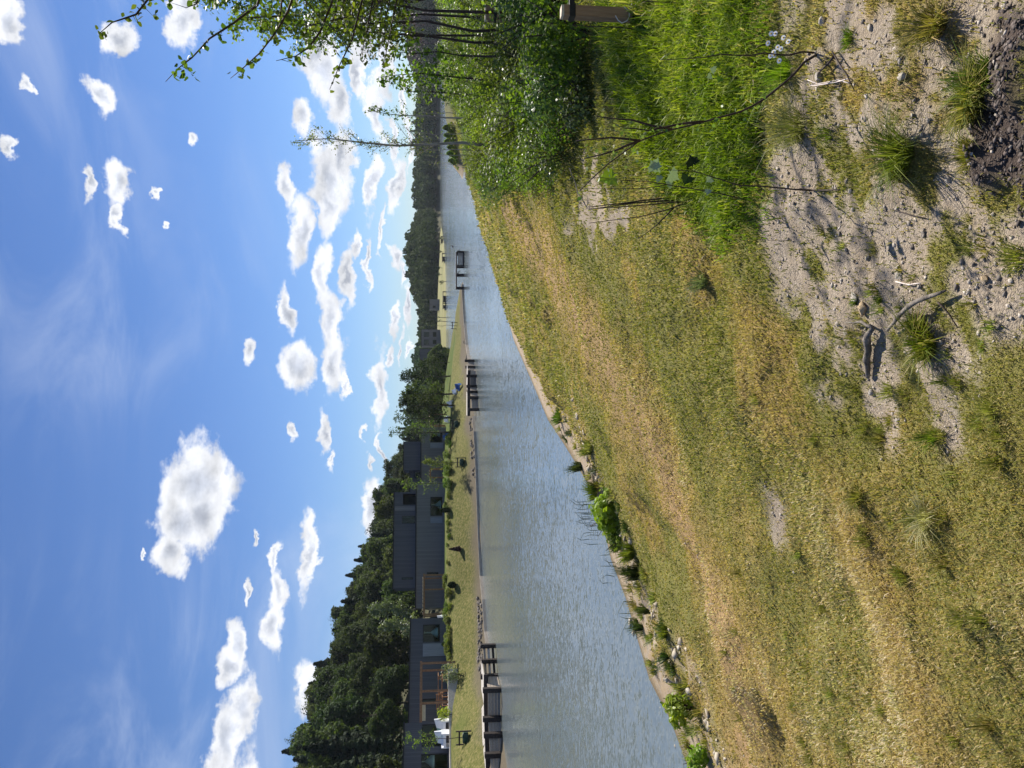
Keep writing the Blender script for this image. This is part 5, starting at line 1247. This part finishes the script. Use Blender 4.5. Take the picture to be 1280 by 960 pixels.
# ------------------------------------------------------------------ seedlings, traced stems
def lobed():
    pts = []
    for k, (a, r) in enumerate([(-90, .10), (-62, .50), (-40, .30), (-12, .85), (10, .66), (30, .80), (48, .62), (66, .72), (78, .74), (90, 1.05), (102, .74), (114, .72), (132, .62), (150, .80), (170, .66), (192, .85), (220, .30), (242, .50)]):
        pts.append((r * math.cos(R(a)), r * math.sin(R(a)) + .35, .08 * abs(math.cos(R(a)))))
    pts.append((0, .35, 0)); return np.array(pts)
LOBED = lobed()
def leaf_at(name, p, d, nrm, s, m, parent, shape=LOBED):
    d = Vector(d).normalized(); n = Vector(nrm); n = (n - d * n.dot(d)).normalized(); u = d.cross(n); k = len(shape) - 1
    V = [tuple(Vector(p) + (u * q[0] + d * q[1] + n * q[2]) * s) for q in shape]; F = [(k, i, (i + 1) % k) for i in range(k)]
    me = bpy.data.meshes.new(name); me.from_pydata(V, [], F); me.materials.append(m); o = bpy.data.objects.new(name, me); COL.objects.link(o); o.parent = parent; return o
def traced(label, base, lines, r, name='seedling', cat='seedling', leaves=(), small=None, m=M_twig, bow=0.0, seed=1, Yadd=0.0):
    b = T(*base); Y = b[1]; g = empty(name, (0, 0, 0)); tag(g, label, cat); mbs = MB(); rg = np.random.default_rng(seed)
    for ln in lines:
        pts = []
        for k, q in enumerate(ln):
            yy = q[2] if len(q) > 2 else 0; pts.append(P(q[0], q[1], Y + yy + Yadd * k))
        # resample for a slightly crooked stem
        pp = [pts[0]]
        for a, c in zip(pts[:-1], pts[1:]): pp += [(a + c) / 2 + rg.normal(0, .003, 3), c]
        mbs.tube(pp, list(np.linspace(r, r * .35, len(pp))), 6)
        if small:
            cs = []
            for a, c in zip(pp[len(pp) // small[2]:-1], pp[len(pp) // small[2] + 1:]):
                for _ in range(small[0]): cs.append(a + (c - a) * rg.random() + rg.normal(0, small[3], 3))
            V, I = leaf_mesh(np.array(cs), small[1], rg, -.2); raw_mesh('leaves', V, I, 3, M_shrub2, g)
    mbs.build('stem', m, g, smooth=True)
    for (px, py, s, dx, dz, m_, *rest) in leaves:
        nrm = rest[0] if rest else (-.3, -.8, .6); leaf_at('leaf', P(px, py, Y + .0), (dx, 0.1, dz), nrm, s, m_, g)
traced('dark bent sapling arching over the green hollow', (1023, 67), [[(1023, 67), (1005, 78), (985, 100), (955, 124), (925, 140), (880, 152), (840, 162), (800, 176), (760, 205), (725, 238)], [(880, 152), (845, 156), (810, 163), (780, 160)], [(800, 176), (770, 188), (730, 198)], [(800, 176), (765, 172), (720, 176)], [(840, 162), (790, 150), (745, 145)]], .006, 'bent_sapling', 'sapling', small=(5, .017, 3, .03), seed=2)
traced('straight dark sapling stem beside the bent one at the right', (1020, 66), [[(1020, 66), (985, 69), (955, 66), (920, 69), (880, 72), (826, 75)]], .0045, 'bare_sapling', 'sapling', seed=3, small=(1, .012, 2, .01))
traced('maple seedling with silvery-backed leaves in the green hollow', (1017, 238), [[(1017, 238), (975, 235), (925, 232), (900, 224), (868, 214), (835, 212)]], .0042, leaves=[(826, 206, .042, -.2, 1, M_maple), (820, 214, .042, .9, .4, M_maple, (0, -1, .2)), (835, 216, .048, -.3, -.6, M_maple, (0, -1, .2)), (868, 208, .044, .8, .3, M_leafDk), (862, 218, .042, -.6, .3, M_leafDk), (890, 222, .026, -.4, .5, M_maple), (886, 236, .022, -.8, .2, M_maple), (930, 236, .016, -.6, .3, M_yleaf)], seed=4)
traced('slender seedling with one yellow-green leaf', (935, 250), [[(935, 250), (900, 242), (860, 235), (830, 230), (790, 226), (752, 222), (722, 221)]], .0036, leaves=[(772, 221, .085, -.2, 1.0, M_yleaf, (.3, -.6, .7)), (833, 232, .034, .3, -.5, M_maple), (826, 226, .030, .7, .5, M_maple)], small=(2, .014, 2, .03), seed=5)
traced('forked bare brown stems at the edge of the hollow', (860, 252), [[(860, 252), (835, 262), (800, 271), (736, 279)], [(842, 260), (820, 282), (798, 298)], [(860, 252), (820, 255), (770, 259), (732, 261)]], .0055, 'bare_sapling', 'sapling', seed=6)
traced('bundle of dead reddish stems with a broken tip', (848, 246), [[(848, 246), (800, 251), (760, 256), (733, 259)], [(850, 250), (790, 254), (735, 262)]], .007, 'dead_sapling', 'sapling', seed=7, small=(2, .012, 3, .03))
traced('pale dead twig lying across the brown patch', (735, 262), [[(735, 262), (722, 240), (718, 225), (712, 210)]], .008, 'dead_twig', 'twig', m=M_birch, seed=8)
traced('upright thin stem with small leaves beside the yellow leaf', (850, 228), [[(850, 228), (800, 236), (760, 236), (722, 236)]], .0035, 'seedling', 'seedling', small=(4, .014, 2, .03), seed=9)
traced('small leafy seedling with pale leaves at the right of the hollow', (935, 102), [[(935, 102), (915, 96), (900, 92)]], .003, leaves=[(895, 88, .026, .3, 1, M_maple), (902, 96, .028, -.7, .5, M_shrub), (898, 84, .026, .8, .3, M_shrub), (905, 90, .028, .6, -.4, M_shrub), (890, 94, .024, -.4, .9, M_maple)], seed=10)
traced('thin stem rising between the bright shrub and the hollow', (800, 37), [[(800, 37), (775, 34), (740, 33), (715, 32)]], .006, 'bare_sapling', 'sapling', seed=11, small=(2, .02, 2, .02))
traced('thin dark stem at the right edge of the hollow', (850, 3), [[(850, 3), (820, 2), (790, 1)]], .004, 'bare_sapling', 'sapling', seed=12)
for k, (px, py, L) in enumerate([(1045, 545, 60), (960, 505, 50), (910, 478, 40), (905, 430, 45), (870, 395, 40), (1010, 560, 45), (905, 375, 40), (950, 600, 40), (1105, 560, 50), (990, 300, 40)]):
    traced('thin single dry grass stalk standing in the turf', (px, py), [[(px, py), (px - L * .5, py + 1), (px - L, py - 1 + (k % 3))]], .0014, 'grass_stalk', 'grass stalk', m=M_twig, seed=20 + k)
for o in list(COL.objects):
    if o.name.startswith('grass_stalk'): o['group'] = 'thin dry stalks in the turf'
# driftwood
def ground_tube(label, pts, rs, m, name, cat, seed=1):
    pp = []
    for (a, b, dz) in pts:
        p = T(a, b); pp.append((p[0], p[1], hz(p[0], p[1]) + dz))
    rg = np.random.default_rng(seed); q = [np.array(pp[0])]; r2 = [rs[0]]
    for k in range(len(pp) - 1): a, b = np.array(pp[k]), np.array(pp[k + 1]); q += [(a + b) / 2 + rg.normal(0, rs[k] * .25, 3), b]; r2 += [(rs[k] + rs[k + 1]) / 2 * rg.uniform(.85, 1.15), rs[k + 1]]
    o = MB().tube(q, r2, 9).build(name, m, smooth=True); tag(o, label, cat); return o
ground_tube('thick weathered grey-brown driftwood piece above the big grass tuft', [(1087, 472, .015), (1088, 450, .025), (1093, 425, .035), (1100, 410, .03)], [.009, .016, .017, .010], M_drift, 'driftwood', 'driftwood', 3)
ground_tube('pale forked driftwood end pointing up from the thick piece', [(1100, 410, .03), (1085, 402, .03), (1065, 403, .02)], [.008, .006, .002], M_drift, 'driftwood_fork', 'driftwood', 4)
ground_tube('long pale driftwood stick reaching down right past the grass tuft', [(1117, 413, .03), (1135, 395, .05), (1155, 382, .055), (1172, 372, .05), (1192, 363, .035)], [.006, .009, .010, .009, .004], M_drift, 'driftwood', 'driftwood', 5)
ground_tube('short dark twig beside the end of the long driftwood stick', [(1180, 378, .03), (1190, 392, .02), (1200, 410, .01)], [.004, .003, .002], M_twig, 'twig', 'twig', 6)
ground_tube('pale string looped on bare earth near the dark saplings', [(1068, 98, .02), (1050, 103, .03), (1030, 107, .03), (1019, 107, .02), (1017, 100, .02), (1028, 105, .02), (1050, 100, .02), (1066, 104, .02)], [.0022] * 8, M_string, 'string', 'string', 7)
ground_tube('dark red-brown twig lying across the pale string', [(1045, 64, .02), (1058, 80, .03), (1068, 95, .03), (1072, 115, .01)], [.003, .004, .003, .002], M_twig, 'twig', 'twig', 8)
ground_tube('dark forked twig above the pale string', [(1050, 72, .03), (1035, 88, .03), (1022, 98, .01)], [.005, .004, .002], M_twig, 'twig', 'twig', 9)
ground_tube('long thin dark twig lying left of the dirt hollow', [(1000, 236, .01), (1030, 238, .015), (1055, 237, .01)], [.0035, .0035, .002], M_twig, 'twig', 'twig', 10)
ground_tube('thin curved twig on the bare earth below the saplings', [(1120, 262, .01), (1140, 268, .015), (1160, 273, .01)], [.002, .003, .002], M_twig, 'twig', 'twig', 11)
ground_tube('dry pale stalk lying beside the tan stone', [(1122, 352, .01), (1140, 356, .012), (1155, 354, .01)], [.0025, .003, .002], M_string, 'dry_stalk', 'stalk', 12)
# daisies
def daisy(px, py, k):
    b = T(997, 52 + (k * 7) % 30); Y = b[1] + (k % 3) * .03; h = P(px, py, Y); g = empty('daisy', (h[0], h[1], h[2])); tag(g, 'white daisy with yellow centre on a thin stem beside the dark sapling', 'flower', 'daisies beside the dark saplings')
    z0 = hz(h[0], h[1]) - h[2]; MB().tube([(.01, 0, z0), (.004, .004, z0 * .5), (0, 0, 0)], .0012, 4).build('stem', M_reed, g)
    n = 11; m = MB(); tl = Vector((-.2 + .1 * (k % 4), -.6, .8)).normalized(); u = tl.cross(Vector((0, 0, 1))).normalized(); v = tl.cross(u)
    for q in range(n):
        a = 6.283 * q / n; d = u * math.cos(a) + v * math.sin(a); s = u * -math.sin(a) + v * math.cos(a); b0 = d * .003; m.add([b0 - s * .0012, d * .0105 - s * .0026, d * .0125, d * .0105 + s * .0026, b0 + s * .0012], [(0, 1, 2, 3, 4)])
    m.build('petals', M_white, g); MB().lathe((0, 0, 0), [(.004, -.001), (.004, .002), (.002, .0035)], 8).build('flower_centre', M_yl, g).rotation_euler = tl.to_track_quat('Z', 'Y').to_euler()
M_yl = surf('daisy_yellow', (.7, .45, .03), (.8, .55, .05), 5, .7, 0)
for k, (a, b) in enumerate([(964, 42), (969, 42), (979, 47), (985, 52), (960, 54), (972, 59), (976, 61), (967, 65), (968, 69), (974, 76), (963, 70), (987, 30)]): daisy(a, b, k)

# ------------------------------------------------------------------ little pines on the sandy spit, and a moored object in the inlet
for k, (a, b, h) in enumerate([(571, 201, 1.1), (570, 192, 1.2), (569, 184, 1.0), (568, 177, 1.3), (566, 169, 1.1), (566, 160, 1.2)]):
    p = T(a, b); z = hz(p[0], p[1]); root, kids = proto_tree('small_pine', 1400 + k, h, .95, 420, .13, M_shrub, True, label='small young pine in the row on the sandy spit', cat='tree', group='small pines on the sandy spit'); root.location = (p[0], p[1], z)
q = G(589, 213); bt2 = MB(); bt2.box(-.9, .9, -.5, .5, .1, .5).box(-.75, .75, -.4, .4, .502, .6); tag(bt2.build('floating_box', M_jetty), 'small dark object at the waterline by the sandy spit', 'float').location = (q[0], q[1], 0)

# ------------------------------------------------------------------ the air between here and the far shore
hm, hk, hout = newmat('air_haze')
hv = hk.node('ShaderNodeVolumePrincipled'); hv.inputs['Color'].default_value = (0.80, 0.88, 1.0, 1); hv.inputs['Density'].default_value = 0.00010; hv.inputs['Anisotropy'].default_value = 0.3
hk.link(hv.outputs[0], hout.inputs['Volume'])
tag(MB().box(-700, 700, -60, 900, -5, 60).build('haze', hm), kind='stuff')
